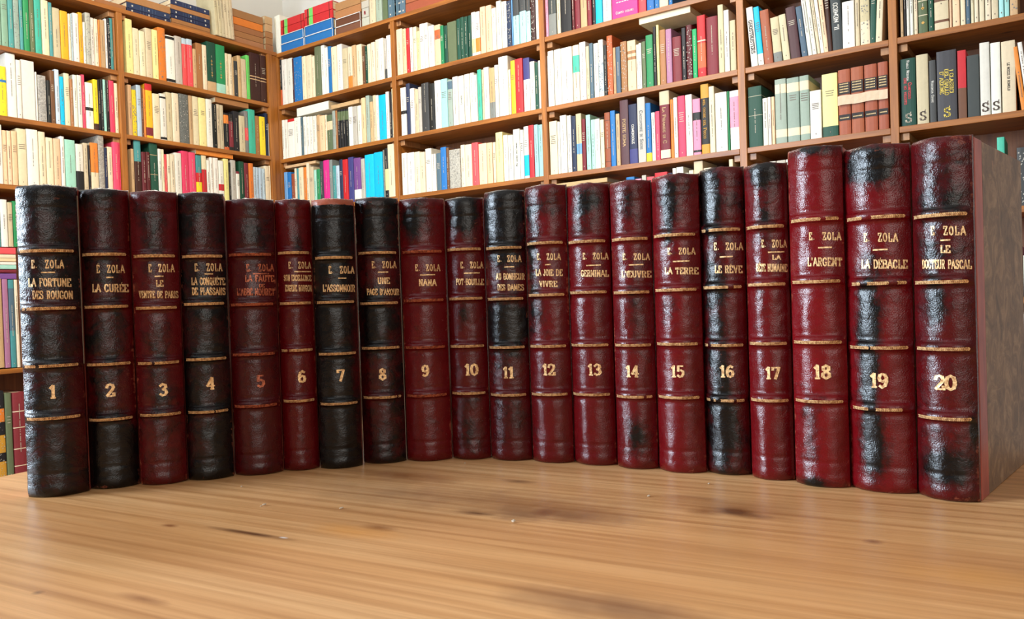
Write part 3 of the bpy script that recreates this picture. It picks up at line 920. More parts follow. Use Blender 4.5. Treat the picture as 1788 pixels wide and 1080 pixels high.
for bi, (ed, bands, num, text, red, stain, blobs, look) in enumerate(ZB):
    P, Q = ground(ed[0], ed[1]), ground(ed[2], ed[3]); mid = (P + Q) / 2
    nb = [MIDS[max(0, bi - 2)], MIDS[min(19, bi + 2)]]; c = (nb[1] - nb[0]).normalized() * .6 + (Q - P).normalized() * .4
    if bi >= 15: c = Vector(((.14, .10, .06, .0, -.13)[bi - 15], -1, 0)).normalized()
    ang = math.atan2(c.y, c.x); c.normalize()
    def hit(x, y):                                    # where the sight line through a pixel column meets the line of the spine
        r = ray(x, y); det = r.x * -c.y + r.y * c.x; t = (mid.x * -c.y + mid.y * c.x) / det; return Vector((r.x * t, r.y * t, TABLE_Z))
    P, Q = hit(ed[0], ed[1]), hit(ed[2], ed[3]); mid = (P + Q) / 2; w = (Q - P).length - .0008
    H = (z_on(P, ed[4], ed[6]) + z_on(Q, ed[5], ed[7])) / 2 - TABLE_Z
    bulge = .0082 if w > .03 else .0072
    M = Matrix.Translation(mid) @ Matrix.Rotation(ang, 4, 'Z')
    root = empty('leather_bound_book', M)
    tag(root, f'{look}, gilt number {bi+1}, on the table', 'book', 'gilt numbered leather volumes on the table')
    Mi = M.inverted(); hw = w / 2
    front = M @ Vector((0, -bulge, 0))
    zb = [z_on(front, proj(front)[0] + 0, y) - TABLE_Z for y in bands]
    zb = []
    for y in bands:                                   # column x of the leaning vertical changes with height
        x = proj(front)[0]
        for _ in range(4):
            z = z_on(front, x, y); x = proj(Vector((front.x, front.y, z)))[0]
        zb.append(z - TABLE_Z)
    seed = bi * 17.3
    def surf(u, z, off=0.0):
        au = min(abs(u), 1); y = -bulge * (1 - au ** 2.25)
        rid = 0
        for z_ in zb:
            t = (z - z_) / .0029
            if abs(t) < 1: rid = max(rid, .0019 * (1 - t * t) ** .6)
        for g in (H * .925, H * .075): t = (z - g) / .0009; rid -= .0006 * math.exp(-t * t)
        for z_ in zb:
            for s in (-1, 1): t = (z - z_ - s * .0048) / .0007; rid -= .00035 * math.exp(-t * t)
        lip = 0
        for e, s in ((H, -1), (0, 1)):
            d = abs(z - e)
            if d < .004: q = 1 - d / .004; lip += .0024 * q ** 2.6
            elif d < .007: lip -= .0003
        n_ = .0006 * noise.noise(Vector((u * 1.2, z * 60, seed))) + .0003 * noise.noise(Vector((u * 4, z * 240, seed)))
        y = y - rid * (1 - au ** 6) + lip - n_ - off
        return Vector((u * hw * (1 - .03 * (1 if abs(z - H) < .001 else 0)), y, z))
    NU, NZ = 22, 170
    zs = sorted(set([H * i / NZ for i in range(NZ + 1)] + [H - .0007, .0007]))
    us = [math.sin(math.pi / 2 * (2 * i / NU - 1)) for i in range(NU + 1)]
    rows, wear = [], []
    def wv(u, z):
        s = stain
        for (bu, bz, ru, rz, am) in blobs:
            d = ((u - bu) / ru) ** 2 + ((z / H - bz) / rz) ** 2; s += am * math.exp(-d * 1.2)
        ed_ = (.9 if bi == 6 and H - z < .008 else .12) if (H - z < .005 or z < .003) else 0
        sc = .18 + ed_ + .25 * (abs(u) > .93) + .35 * noise.noise(Vector((u, z * 20, seed + 5)))
        return (max(0, min(1.4, s)), red, max(0, sc))
    for z in zs:
        jag = .0006 * noise.noise(Vector((0, seed, 3)))
        r, k = [], []
        r.append(Vector((-hw, .004, z))); k.append(wv(-1, z))
        for u in us:
            zz = z
            if z >= H - 1e-6: zz = z + .0007 * noise.noise(Vector((u * 5, seed, 0))) - (.0012 * u * u)
            p = surf(u, z); p.z = zz; r.append(p); k.append(wv(u, z))
        r.append(Vector((hw, .004, z))); k.append(wv(1, z))
        r.append(Vector((hw - .003, .0045, z))); k.append(wv(1, z)); r.append(Vector((0, .0035, z))); k.append(wv(0, z)); r.append(Vector((-hw + .003, .0045, z))); k.append(wv(-1, z))
        rows.append(r); wear.append(k)
    def shrink(r): c0 = sum(r, Vector()) / len(r); return [c0 + (p - c0) * .02 for p in r]
    rows = [shrink(rows[0])] + rows + [[Vector((p.x, p.y, p.z - .0015)) for p in shrink(rows[-1])]]; wear = [wear[0]] + wear + [wear[-1]]
    attr_mesh('spine', rows, wear, M_LEATHER, root, closed=True)
    depth = .112 if bi < 19 else .126
    bt = .0026
    for s in (-1, 1):
        b = MB(); x0, x1 = sorted((s * hw, s * (hw - bt))); b.box(x0, x1, .0215, depth, .0, H - .0015); b.build('cover_board', M_MARBLE, root, bevel=.0006)
        b = MB(); x0, x1 = sorted((s * (hw + .0002), s * (hw - bt))); b.box(x0, x1, .0046, .0212, .0, H - .0012); b.build('leather_hinge', M_HINGE, root, bevel=.0006)
    b = MB(); b.box(-hw + bt + .0002, hw - bt - .0002, .0055, depth - .004, .0025, H - .005); b.build('page_block', M_PAGES, root)
    gilt = M_COPPER if bi in (4,) else M_GOLD
    rope = M_COPPER if bi in (4, 8) else M_ROPE
    rnd = random.Random(bi)
    for z_ in zb:                                     # raised bands, each with its gilt rope
        rr, ww = [], []
        for k in range(7):
            t = -1 + 2 * k / 6; zz = z_ + t * .0027
            rr.append([surf(u * .985, zz, .0003 + .0007 * (1 - t * t) ** .5) for u in us]); ww.append([wv(u, zz) for u in us])
        band = attr_mesh('raised_band', rr, ww, M_LEATHER, root)
        g = MB(); n = 30; u0, u1 = -.9, .86
        for k in range(n):
            wn = noise.noise(Vector((k * .22, z_ * 400, seed)))
            if wn > (.62 if bi not in (18, 15) else .3): continue
            ua, ub = u0 + (u1 - u0) * k / n, u0 + (u1 - u0) * (k + .86) / n; sh = (u1 - u0) / n * .5
            zc = z_ - .0008
            for za, zb_, s_ in ((zc - .0009, zc, 1), (zc, zc + .0009, -1)):
                sa, sb = (0, sh) if s_ > 0 else (sh, 0)
                g.quad([surf(ua + sa, za, .0010), surf(ub + sa, za, .0010), surf(ub + sb, zb_, .0013), surf(ua + sb, zb_, .0013)])
        g.build('gilt_rope', rope, band)
    def place(q, xc_w, zc, hh, ww_):                  # letters wrapped on the spine
        return None
    def px_to_uz(x, y):                               # pixel -> (u, z) on the bulged spine
        r = ray(x, y); o_ = Mi @ CAM; d_ = Mi.to_3x3() @ r; yy = -bulge
        for _ in range(5):
            t = (yy - o_.y) / d_.y; p = o_ + d_ * t; u = max(-1, min(1, p.x / hw)); yy = surf(u, max(.001, min(H - .001, p.z))).y
        return p.x / hw, p.z
    tm = MB(); dm = MB()
    for (txt, xa, xb, y, cap) in text:
        ua, za = px_to_uz(xa, y); ub, zb2 = px_to_uz(xb, y); ua, ub = max(ua, -.93), min(ub, .93)
        if txt == '-':
            n = 8
            for k in range(n):
                a0, a1 = ua + (ub - ua) * k / n, ua + (ub - ua) * (k + 1) / n; zc = (za + zb2) / 2
                z0, z1 = zc - .00042, zc + .00042
                dm.quad([surf(a0, z0, .00028), surf(a1, z0, .00028), surf(a1, z1, .00028), surf(a0, z1, .00028)])
            continue
        hgt = cap / F * (M.translation - CAM).length
        qs, tw = letters(txt.replace(' ', '  ') if 'ZOLA' in txt else txt, hgt, thick=1.55, thin=.85, track=2.0 if 'ZOLA' in txt else 1.1)
        sx = (ub - ua) / tw
        for q in qs: tm.quad([surf(ua + p[0] * sx, (za + (zb2 - za) * p[0] / tw) - hgt / 2 + p[1], .00030) for p in q])
    tm.build('title_lettering', gilt, root); dm.build('gilt_rule', gilt, root)
    hgt = (17.5 if bi < 17 else 20) / F * (M.translation - CAM).length
    qs, tw = letters(str(bi + 1), hgt, thick=1.5, thin=.8, track=.7); uc, zc = px_to_uz(*num); nm = MB()
    for q in qs: nm.quad([surf(uc + (p[0] - tw / 2) / hw, zc - hgt / 2 + p[1], .00032) for p in q])
    nm.build('volume_number', gilt, root)
    if bi in (0, 7):                                  # pale worn edge of the board between two volumes
        b = MB(); z0_, z1_ = (H * .42, H * .97) if bi == 0 else (.001, H * .97)
        b.box(hw - .0003, hw + .0002, .001, .004, z0_, z1_, (.42, .34, .25)); b.build('worn_paper_edge', M_CLOTH, root)
# ---------------------------------------------------------------- books on the shelves
def spine_mesh(w, h, d, col, bands=(), worn=False, curve=.0):
    """hollow cover: curved spine with two boards; returns cover MB and pages MB; origin bottom centre of the spine"""
    hw = w / 2; t = min(.0022, w * .16); cv = curve
    zs = sorted(set([0, h] + [x for b_ in bands for x in (b_[0] * h, b_[1] * h)]))
    zs = [z for z in zs if -1e-9 <= z <= h + 1e-9]
    prof = [(-hw, d)] + [(-hw, .004)] + [(hw * math.sin(a), .004 - .004 * 1.0 - cv * math.cos(a) + cv * 0) for a in (-1.25, -.8, -.35, .35, .8, 1.25)] + [(hw, .004), (hw, d)]
    inner = [(hw - t, d), (hw - t, .0045), (-hw + t, .0045), (-hw + t, d)]
    loop = prof + inner; b = MB(); n = len(loop)
    def cf(i, j):
        zm = (zs[i] + zs[i + 1]) / 2 / h
        for b_ in bands:
            if b_[0] <= zm <= b_[1] and 1 <= j <= 8: return b_[2]
        return col
    b.grid([[(x, y, z) for x, y in loop] for z in zs], closed=True, colf=cf)
    for z, fl in ((0, True), (h, False)):
        k = [(x, y, z) for x, y in loop]
        for poly in ([0, 1, n - 2, n - 1], [8, 9, n - 4, n - 3], [1, 2, 3, 4, 5, 6, 7, 8, n - 3, n - 2]):
            q = [k[i] for i in poly]; b.quad(q if not fl else q[::-1], col)
    p = MB(); p.box(-hw + t + .0001, hw - t - .0001, .0048, d - .003, .001, h - .0025, lin((225, 208, 172)))
    return b, p
INKD, INKW, INKG = lin((50, 44, 42)), lin((236, 232, 220)), lin((226, 200, 90))
def lettering(w, h, col_lum, rnd, opts, curve):
    """illegible fine lettering or the readable title"""
    b = MB(); yy = -curve * 1.0 - .0007; done = False
    def q4(pts, c): b.quad([(p[0], yy, p[1]) for p in pts], c)
    ink = lin((118, 104, 92)) if col_lum > .3 else lin((190, 180, 160))
    def line(txt, size, colr, down, xc, zc, both=None):
        qs, tw = letters(txt, size, thick=1.2, thin=.7, track=.8)
        for q in qs:
            if down: pts = [(xc + (p[1] - size / 2), zc + tw / 2 - p[0]) for p in q]
            else: pts = [(xc - (p[1] - size / 2), zc - tw / 2 + p[0]) for p in q]
            q4(pts, colr)
    for o in opts:
        if o[0] == 'T':
            parts = o.split(); down = parts[-1] == '1'; parts = parts[:-1] if down else parts
            c_ = parts[-1]; size = float(parts[-2]); txt = ' '.join(parts[1:-2]); cc = {'w': INKW, 'k': INKD}.get(c_) or lin(PAL[c_][1])
            if 'B' in opts:
                qs, tw = letters(txt, size, thick=1.2, thin=.7)
                for q in qs: q4([(p[0] - tw / 2, p[1] + .018) for p in q], cc)
                for k in range(5):
                    for s in range(6):
                        x = -w * .3 + s * w * .1; q4([(x, .06 + k * .012), (x + w * .07, .06 + k * .012), (x + w * .07, .063 + k * .012), (x, .063 + k * .012)], cc)
                done = True; continue
            two = 'e' in opts
            line(txt, size, cc, down, 0.0 if not two else w * .02, h * (.5 if not two else .82))
            if two: line('Confesso', .010, lin(PAL['co'][1]), True, w * .12, h * .52); line('che ho vissuto', .010, lin(PAL['co'][1]), True, -w * .14, h * .52)
            done = True
        if o == 'Z':
            for k, tx in enumerate(('I CLASSICI', 'DEL GIALLO', "D' AZIONE")): line(tx, w * .2, INKG, True, w * (.24 - .24 * k), h * .55)
            done = True
        if o == 'S':
            cc = INKG if 'Z' in opts else ink; qs, tw = letters('S', .026, thick=1.2, thin=.6)
            sc = min(1, w * .62 / tw)
            for q in qs: q4([((p[0] - tw / 2) * sc, p[1] * sc + .012) for p in q], cc)
            q4([(.004, .012 + .027 * sc), (.006, .012 + .026 * sc), (.008, .012 + .031 * sc), (.006, .012 + .032 * sc)], cc); done = True
        if o == 'm':                                  # small ornament
            cc = lin((206, 160, 80))
            if w > .012:
                for zc in (.33, .38, .55, .62) if 'b .25 .26 c' not in opts else (.15, .35, .55, .75):
                    s = min(.005, w * .25); q4([(0, zc * h - s), (s, zc * h), (0, zc * h + s), (-s, zc * h)], cc)
    if 'V' in opts:                                   # black labels with gilt rows, on the half-leather volumes
        for z0, z1 in ((.62, .80), (.22, .31)):
            b.quad([(-w * .47, yy, z0 * h), (w * .47, yy, z0 * h), (w * .47, yy, z1 * h), (-w * .47, yy, z1 * h)], lin((38, 28, 26)))
            yy -= .0003
            for k in range(4 if z0 > .5 else 1):
                z = (z0 + .03 + k * .04) * h
                for s in range(7):
                    x = -w * .36 + s * w * .105; q4([(x, z), (x + w * .07, z), (x + w * .07, z + .0035), (x, z + .0035)], lin((226, 196, 140)))
            yy += .0003
        done = True
    if 's' in opts:                                   # scattered cover pattern
        cc = tuple(x * .45 for x in (.5, .5, .5)) if col_lum > .25 else (.45, .42, .36)
        for k in range(46):
            x, z = rnd.uniform(-.42, .42) * w, rnd.uniform(.04, .95) * h; s = rnd.uniform(.0008, .0024)
            q4([(x - s * .6, z - s), (x + s, z - s * .5), (x + s * .5, z + s * 1.3), (x - s, z + s * .4)], cc)
        done = True
    if not done and 'n' not in opts and w > .006:
        L = rnd.uniform(.32, .6) * h; z0 = rnd.uniform(.2, .42) * h; s = min(.0026, w * .18); z = z0
        sty = rnd.random()
        if sty < .82 or w < .014:
            while z < z0 + L:
                k = rnd.uniform(.0018, .0038)
                if rnd.random() > .16: q4([(-s * .5, z), (s * .5, z), (s * .5, z + k), (-s * .5, z + k)], ink)
                z += k + .0013
        else:
            for k in range(rnd.randint(3, 5)):
                z = h * (.72 - .035 * k); a = rnd.uniform(.22, .36) * w; q4([(-a, z), (a, z), (a, z + .0022), (-a, z + .0022)], ink)
        if rnd.random() < .55: q4([(-s * .5, .014), (s * .5, .014), (s * .5, .018), (-s * .5, .018)], ink)
    return b
LUM = lambda c: .21 * c[0] + .72 * c[1] + .07 * c[2]
ROTW = {'R': Matrix.Rotation(-math.pi / 2, 4, 'Z'), 'L': Matrix()}
def wallM(w, a, z, setb=0.0):                         # frame of a spine: a along the wall, z base height
    p = Vector((DX + SET + setb, -a, z)) if w == 'R' else Vector((a, DY + SET + setb, z))
    return Matrix.Translation(p) @ ROTW[w]
BOOKS = []   # dicts
def ordinal(n): return ORD[n - 1] if n <= 20 else str(n) + 'th'
for ri, (w, lev, tr, bay, shelf, txt) in enumerate(ROWS):
    x0t, y0t, sc = TR[tr]; ents = [l.split('|') for l in txt.split('\n')]; Z = (ZR if w == 'R' else ZL)[lev]
    rnd = random.Random(ri * 31 + 5); rows = []
    for i, e in enumerate(ents):
        a = e[0].split(' ', 3)
        if a[0] == 'end': endx = float(a[1]); continue
        rows.append((float(a[0]), float(a[1]), a[2], a[3] if len(a) > 3 else None, [o.strip() for o in e[1:]]))
    names = []
    for i, (x, y, c, dsc, op) in enumerate(rows):
        zm = Z + (.19 if lev == 'D' else .1)
        xe = rows[i + 1][0] if i + 1 < len(rows) else endx
        a0, a1 = wall_u(w, x0t + x / sc, zm), wall_u(w, x0t + xe / sc, zm); wd = a1 - a0
        H = next((float(o[1:]) for o in op if o[0] == 'H'), None)
        if H is None:
            P = Vector((DX + SET, -(a0 + a1) / 2, 0)) if w == 'R' else Vector(((a0 + a1) / 2, DY + SET, 0))
            H = z_on(P - Vector((CAM.x, CAM.y, 0)), x0t + (x + xe) / 2 / sc, y0t + y / sc) - Z
            H = max(.12, min(H, .253))
            if y0t + y / sc <= 1: H = max(H, .212 + .02 * rnd.random())
        lean = next((float(o[1:]) for o in op if o[0] == 'L' and o[1:].lstrip('-').isdigit()), 0)
        BOOKS.append(dict(w=w, a=(a0 + a1) / 2, wd=max(.004, wd - .0019), h=H, z=Z, c=c, d=dsc, op=op, row=ri, i=i, lean=lean, x=x, shelf=shelf, bay=bay, rnd=rnd.random(), kind='stand'))
    rb = [b for b in BOOKS if b['row'] == ri]
    for b in rb:                                      # auto descriptions
        if b['d']: continue
        nm = PAL[b['c']][0]; ad = []
        if b['wd'] < .0125: ad.append('slim')
        elif b['wd'] > .026: ad.append('thick')
        if lev != 'D':
            if b['h'] > .228: ad.append('tall')
            elif b['h'] < .182: ad.append('short')
        b['auto'] = ' '.join(ad + [nm, 'book'])
    def cnt(s): return sum(1 for q in rb if (q.get('auto') or q['d']) == s)
    cand = []
    for i, b in enumerate(rb):
        s = b.get('auto') or b['d']; b['s'] = s
        if b['d'] or cnt(s) == 1: b['lab'] = s if b['d'] else s
        else:
            nb = PAL[rb[i - 1]['c']][0] if i else None
            b['lab'] = f"{s} right of a {nb} one" if nb and rb[i - 1]['c'] != b['c'] else None
    for i, b in enumerate(rb):
        if b['lab'] is None or sum(1 for q in rb if q['lab'] == b['lab']) > 1:
            same = [q for q in rb if q['c'] == b['c']]; run = [b]; j = i
            while j > 0 and rb[j - 1]['c'] == b['c']: j -= 1
            k2 = i
            while k2 + 1 < len(rb) and rb[k2 + 1]['c'] == b['c']: k2 += 1
            b['lab2'] = f"{ordinal(same.index(b) + 1)} {PAL[b['c']][0]} book from the left"
            if b['d']: b['lab2'] = f"{b['d']}, {ordinal([q for q in same if q['d'] == b['d']].index(b) + 1)} of them"
    for b in rb:
        l = b.get('lab2') or b['lab']
        b['lab'] = f"{l}, {shelf}, {bay}"
for j, (w, tr, xL, xR, yt, yb, c, dsc) in enumerate(LY):
    x0t, y0t, sc = TR[tr]; p = wall_pt(w, x0t + xL / sc, y0t + yb / sc); q = wall_pt(w, x0t + xL / sc, y0t + yt / sc)
    a0 = along(w, p); a1 = wall_u(w, x0t + xR / sc, p.z)
    BOOKS.append(dict(w=w, a=a0, h=a1 - a0, wd=q.z - p.z, z=p.z, c=c, d=dsc, op=['n'] if j != 2 else ['n'], row=-1, i=j, lean=0, lab=dsc, rnd=.5, kind='lie', s=dsc))
# piles on the tops of the bookcases: wall, transform, xL, xR (px at the shelf), z offset, layers (thickness, colour, desc, opts)
G1 = 'b .10 .14 db|b .16 .30 li'
PILES = [
('L', 'A', 1235, 1640, [(.022, 'tb', 'taupe untrimmed volume, bottom of the pile above the left upright'), (.03, 'tb', 'brown untrimmed volume on the pile above the left upright'), (.03, 'tb', 'brown volume highest on the pile above the left upright')]),
('L', 'D', 128, 585, [(.018, 'nv', 'navy gilt dotted volume lying lowest in the leftmost blue pile'), (.026, 'nv', 'thicker navy gilt dotted volume in the leftmost blue pile'), (.034, 'tb', 'brown untrimmed volume above the leftmost blue pair'), (.03, 'tb', 'brown volume at the photo top above the leftmost blue pair')]),
('L', 'D', 594, 1000, [(.010, 'tb', 'thin brown volume at the foot of the middle blue pile'), (.020, 'tb', 'brown volume under the middle pair of navy volumes'), (.020, 'nv', 'lower navy volume of the middle pile on top'), (.022, 'nv', 'upper navy volume of the middle pile on top'), (.022, 'tb', 'brown volume above the middle navy pair'), (.025, 'nv', 'navy volume cut by the photo top beside the white booklets')]),
('L', 'D', 1222, 1555, [(.030, 'tb', 'torn brown untrimmed volume lowest in the pile beside the white booklets'), (.030, 'tb', 'brown untrimmed volume, second up in the pile beside the white booklets'), (.030, 'tb', 'brown volume at mid height of the pile beside the booklets'), (.038, 'or', 'orange brown thick volume in the pile beside the booklets'), (.04, 'tb', 'brown volume near the top of the pile beside the booklets')]),
('L', 'D', 1580, 1655, [(.036, 'tb', 'brown end of a volume lowest in the corner pile'), (.036, 'tb', 'brown end of a volume second in the corner pile'), (.03, 'tb', 'brown end of a volume third in the corner pile'), (.04, 't', 'tan end of a volume fourth in the corner pile'), (.04, 't', 'tan volume crowning the corner pile')]),
('R', 'G', 158, 458, [(.046, 'bl', 'blue boxed volume with white edge, lower left of the corner pile'), (.046, 'bl', 'blue boxed volume with white edge, upper left of the corner pile'), (.040, 'r', 'red volume with green label lying on the left blue boxes'), (.040, 'r', 'second red volume with green label on the left blue boxes')]),
('R', 'G', 468, 835, [(.046, 'bl', 'blue boxed volume with white edge, lower right of the corner pile'), (.050, 'bl', 'blue boxed volume with white edge, upper right of the corner pile'), (.044, 'r', 'red volume with pale green label lying on the right blue boxes'), (.044, 'r', 'upper red volume with green label on the right blue boxes')]),
('R', 'G', 868, 1200, [(.040, 'b', 'brown volume with white top line, lowest of the brown pile'), (.040, 'b', 'brown volume with white top line, second of the brown pile'), (.040, 'tb', 'third brown volume of the pile right of the blue boxes'), (.04, 'tb', 'fourth brown volume of the pile right of the blue boxes')]),
('R', 'G', 1208, 1302, [(.045, 'lg', 'pale grey end of a volume with small print, lowest of its pile'), (.045, 'lg', 'pale grey end of a volume with a red emblem'), (.035, 'lg', 'grey end of a volume above the red emblem')]),
('R', 'J', 180, 900, [(.045, 'le', 'long pinkish brown volume lying on the second right bay'), (.04, 'le', 'pinkish brown volume lying uppermost on the second right bay')]),
]
for w, tr, xL, xR, lays in PILES:
    x0t, y0t, sc = TR[tr]; zt = (ZR if w == 'R' else ZL)['T']; z = zt + .0004
    a0, a1 = wall_u(w, x0t + xL / sc, zt), wall_u(w, x0t + xR / sc, zt)
    for k, (t, c, dsc) in enumerate(lays):
        op = ['n']
        if c == 'nv': op = ['n', 'dots']
        if c == 'r': op = ['n', 'b .10 .14 db', 'b .16 .30 li', 'b .88 .9 db']
        if 'white edge' in dsc or 'white top line' in dsc: op.append('rim')
        if 'emblem' in dsc and 'above' not in dsc: op.append('emb')
        BOOKS.append(dict(w=w, a=a0 + (k % 2) * .002, h=a1 - a0 - .004 * (k % 2), wd=t - .0006, z=z, c=c, d=dsc, op=op, row=-2, i=k, lean=0, lab=dsc, rnd=.5, kind='lie', s=dsc)); z += t
STAND = [
('L', 'D', [1018, 1052, 1085, 1118, 1150, 1182, 1213], .22, 'be', 'thin white booklet of the upright bundle on top, left bookcase', -3),
('R', 'G', [82, 152], .205, 'w', 'white folder standing in the corner on top of the right bookcase', -3),
('R', 'G', [1308, 1388], .22, 'be', 'cream volume standing on top beside the red emblem', 0),
('R', 'G', [1390, 1470], .22, 'st', 'grey green cream edged volume standing on top', 0),
('R', 'G', [1478, 1540], .22, 'ol', 'dark olive volume standing on top before the dotted grey set', 0),
('R', 'G', [1545, 1608, 1672, 1735], .2, 'sl', 'dotted slate volume of the set standing on top above the post', 0),
('R', 'J', [45, 85, 128, 174], .2, 'sl', 'dotted slate volume of the set right above the second bay', 0)]
for si, (w, tr, xs, h, c, dsc, lean) in enumerate(STAND):
    x0t, y0t, sc = TR[tr]; zt = (ZR if w == 'R' else ZL)['T']
    for k in range(len(xs) - 1):
        a0, a1 = wall_u(w, x0t + xs[k] / sc, zt), wall_u(w, x0t + xs[k + 1] / sc, zt)
        l = dsc if len(xs) == 2 else f"{ordinal(k + 1)} {dsc}"
        BOOKS.append(dict(w=w, a=(a0 + a1) / 2, wd=a1 - a0 - .0006, h=h - .002 * (k % 2), z=zt, c=c, d=dsc, op=['n'] if c in ('w', 'ol') else (['n', 'dots'] if c == 'sl' else []), row=-3 - si, i=k, lean=lean, lab=l, rnd=.2 if c == 'be' else .5, kind='stand', s=dsc))
# a few books in the strip left of the row and right of it
def strip(w, px0, px1, ytop, ybot, c, dsc, op=()):
    p = wall_pt(w, px0, ybot); q = wall_pt(w, px0, ytop); a1 = along(w, wall_pt(w, px1, ybot - .3))
    BOOKS.append(dict(w=w, a=(along(w, p) + a1) / 2, wd=a1 - along(w, p) - .001, h=q.z - p.z, z=p.z, c=c, d=dsc, op=list(op), row=-20, i=0, lean=0, lab=dsc, rnd=.5, kind='stand', s=dsc, strip=True))
strip('L', -9, 2.5, 345, 430.5, 'te', 'teal and white book standing at the left photo edge above the lying stack')
strip('L', 3, 15.5, 348, 430.5, 'w', 'pinkish white book standing on the lying stack at the left photo edge')
strip('L', 16, 24.5, 353, 430.5, 'be', 'beige book between the white and green ones on the left stack')
strip('L', 25, 35, 351, 430.5, 'gr', 'green book nearest the leather volumes on the left stack')
strip('L', 36, 47, 352, 430.5, 'c', 'cream book mostly behind the leather volume numbered one')
strip('L', -6, 9, 486, 642.5, 't', 'tall tan book at the left photo edge, under the lying stack')
strip('L', 10, 20, 487, 642, 'mv', 'tall mauve booklet under the lying stack')
strip('L', 20.5, 30.5, 488, 641.5, 'te', 'tall teal book with dark panel under the lying stack', ['b .42 .9 sl'])
strip('L', 31, 37, 488, 641, 'c', 'tall cream edged book under the lying stack')
strip('L', 37.5, 50, 488, 640, 'b', 'tall brown book hidden beside the first leather volume')
strip('L', -3, 13.5, 683, 838, 'k', 'black art book with orange figures on the lowest shelf at left', ['s', 'b .03 .2 mu', 'b .3 .5 mu', 'b .65 .8 or'])
strip('L', 14, 26, 686, 836, 'ol', 'olive boxed book with fine lettering on the lowest shelf at left')
strip('L', 27, 50, 685, 834, 'wr', 'wine red encyclopedia volume with pale bands on the lowest shelf at left', ['b .77 .78 c', 'b .58 .59 c', 'b .33 .34 c', 'b .13 .14 c'])
zD, zE, zF, zG = ZR['D'], ZR['E'], ZR['F'], 0
for (px0, px1, yt, z, c, dsc, h) in ((1742, 1756, 240, zD, 'tg', 'turquoise book top just behind the last leather volume', None), (1776, 1798, 258, zD, 'dg', 'dark mottled book at the right photo edge, below the lettered spines', None),
    (1779, 1786, 430, zE, 'mv', 'mauve book on the shelf behind the marbled cover, right edge', None), (1787, 1802, 455, zE, 'w', 'white book at the right photo edge, second shelf from the table', None),
    (1776, 1784, 548, zF, 'te', 'dark teal edge of a book, lowest visible shelf at right', None), (1785, 1800, 548, zF, 'w', 'white book on the lowest visible shelf at right', None)):
    a0 = wall_u('R', px0, z + .05); a1 = wall_u('R', px1, z + .05)
    if h is None: P = Vector((DX + SET, -(a0 + a1) / 2, 0)); h = z_on(P - Vector((CAM.x, CAM.y, 0)), px0, yt) - z
    BOOKS.append(dict(w='R', a=(a0 + a1) / 2, wd=a1 - a0 - .001, h=max(.12, min(h, .25)), z=z, c=c, d=dsc, op=['s'] if c == 'dg' else [], row=-21, i=0, lean=0, lab=dsc, rnd=.5, kind='stand', s=dsc, strip=True))
BAYS = {'R': ((-3.395, -2.576), (-2.547, -1.7485), (-1.7205, -.934), (-.9045, -.454), (-.426, .348)), 'L': ((1.047, 1.846), (1.874, 2.644))}
for b in BOOKS:                                       # keep every book between its two uprights
    if b['z'] > ZR['T'] - .03: continue
    lo, hi = (b['a'] - b['wd'] / 2, b['a'] + b['wd'] / 2) if b['kind'] == 'stand' else (b['a'], b['a'] + b['h'])
    mid_ = (lo + hi) / 2; bay = min(BAYS[b['w']], key=lambda q: 0 if q[0] <= mid_ <= q[1] else min(abs(q[0] - mid_), abs(q[1] - mid_)))
    lo, hi = max(lo, bay[0]), min(hi, bay[1]); hi = max(hi, lo + .004)
    if hi > bay[1]: lo -= hi - bay[1]; hi = bay[1]
    if b['kind'] == 'stand': b['a'] = (lo + hi) / 2; b['wd'] = hi - lo
    else: b['a'] = lo; b['h'] = hi - lo
# size of each book in the picture: the largest 280 become objects of their own, the small rest one mass
def px_area(b):
    k = F / max(.5, ((wallM(b['w'], b['a'], b['z']).translation) - CAM).length); v = 1.0
    top = b['z'] + (b['h'] if b['kind'] == 'stand' else b['wd'])
    if b['row'] >= 0 and ROWS[b['row']][1] == 'D': v = .15
    if b.get('strip'): v = .5
    M_ = wallM(b['w'], b['a'], b['z']); lo = proj(M_.translation)[1]; hi = proj(M_.translation + Vector((0, 0, top - b['z'])))[1]
    if hi < 0 and lo > 0: v *= lo / (lo - hi)
    if lo < 0: v = 0
    return b['wd'] * b['h'] * k * k * v
for b in BOOKS: b['area'] = px_area(b)
BOOKS = [b for b in BOOKS if b['area'] > 0]
BOOKS.sort(key=lambda b: -b['area'])
print('BOOKS', len(BOOKS), 'threshold', BOOKS[min(279, len(BOOKS) - 1)]['area'])
seen = {}
mass = MB()
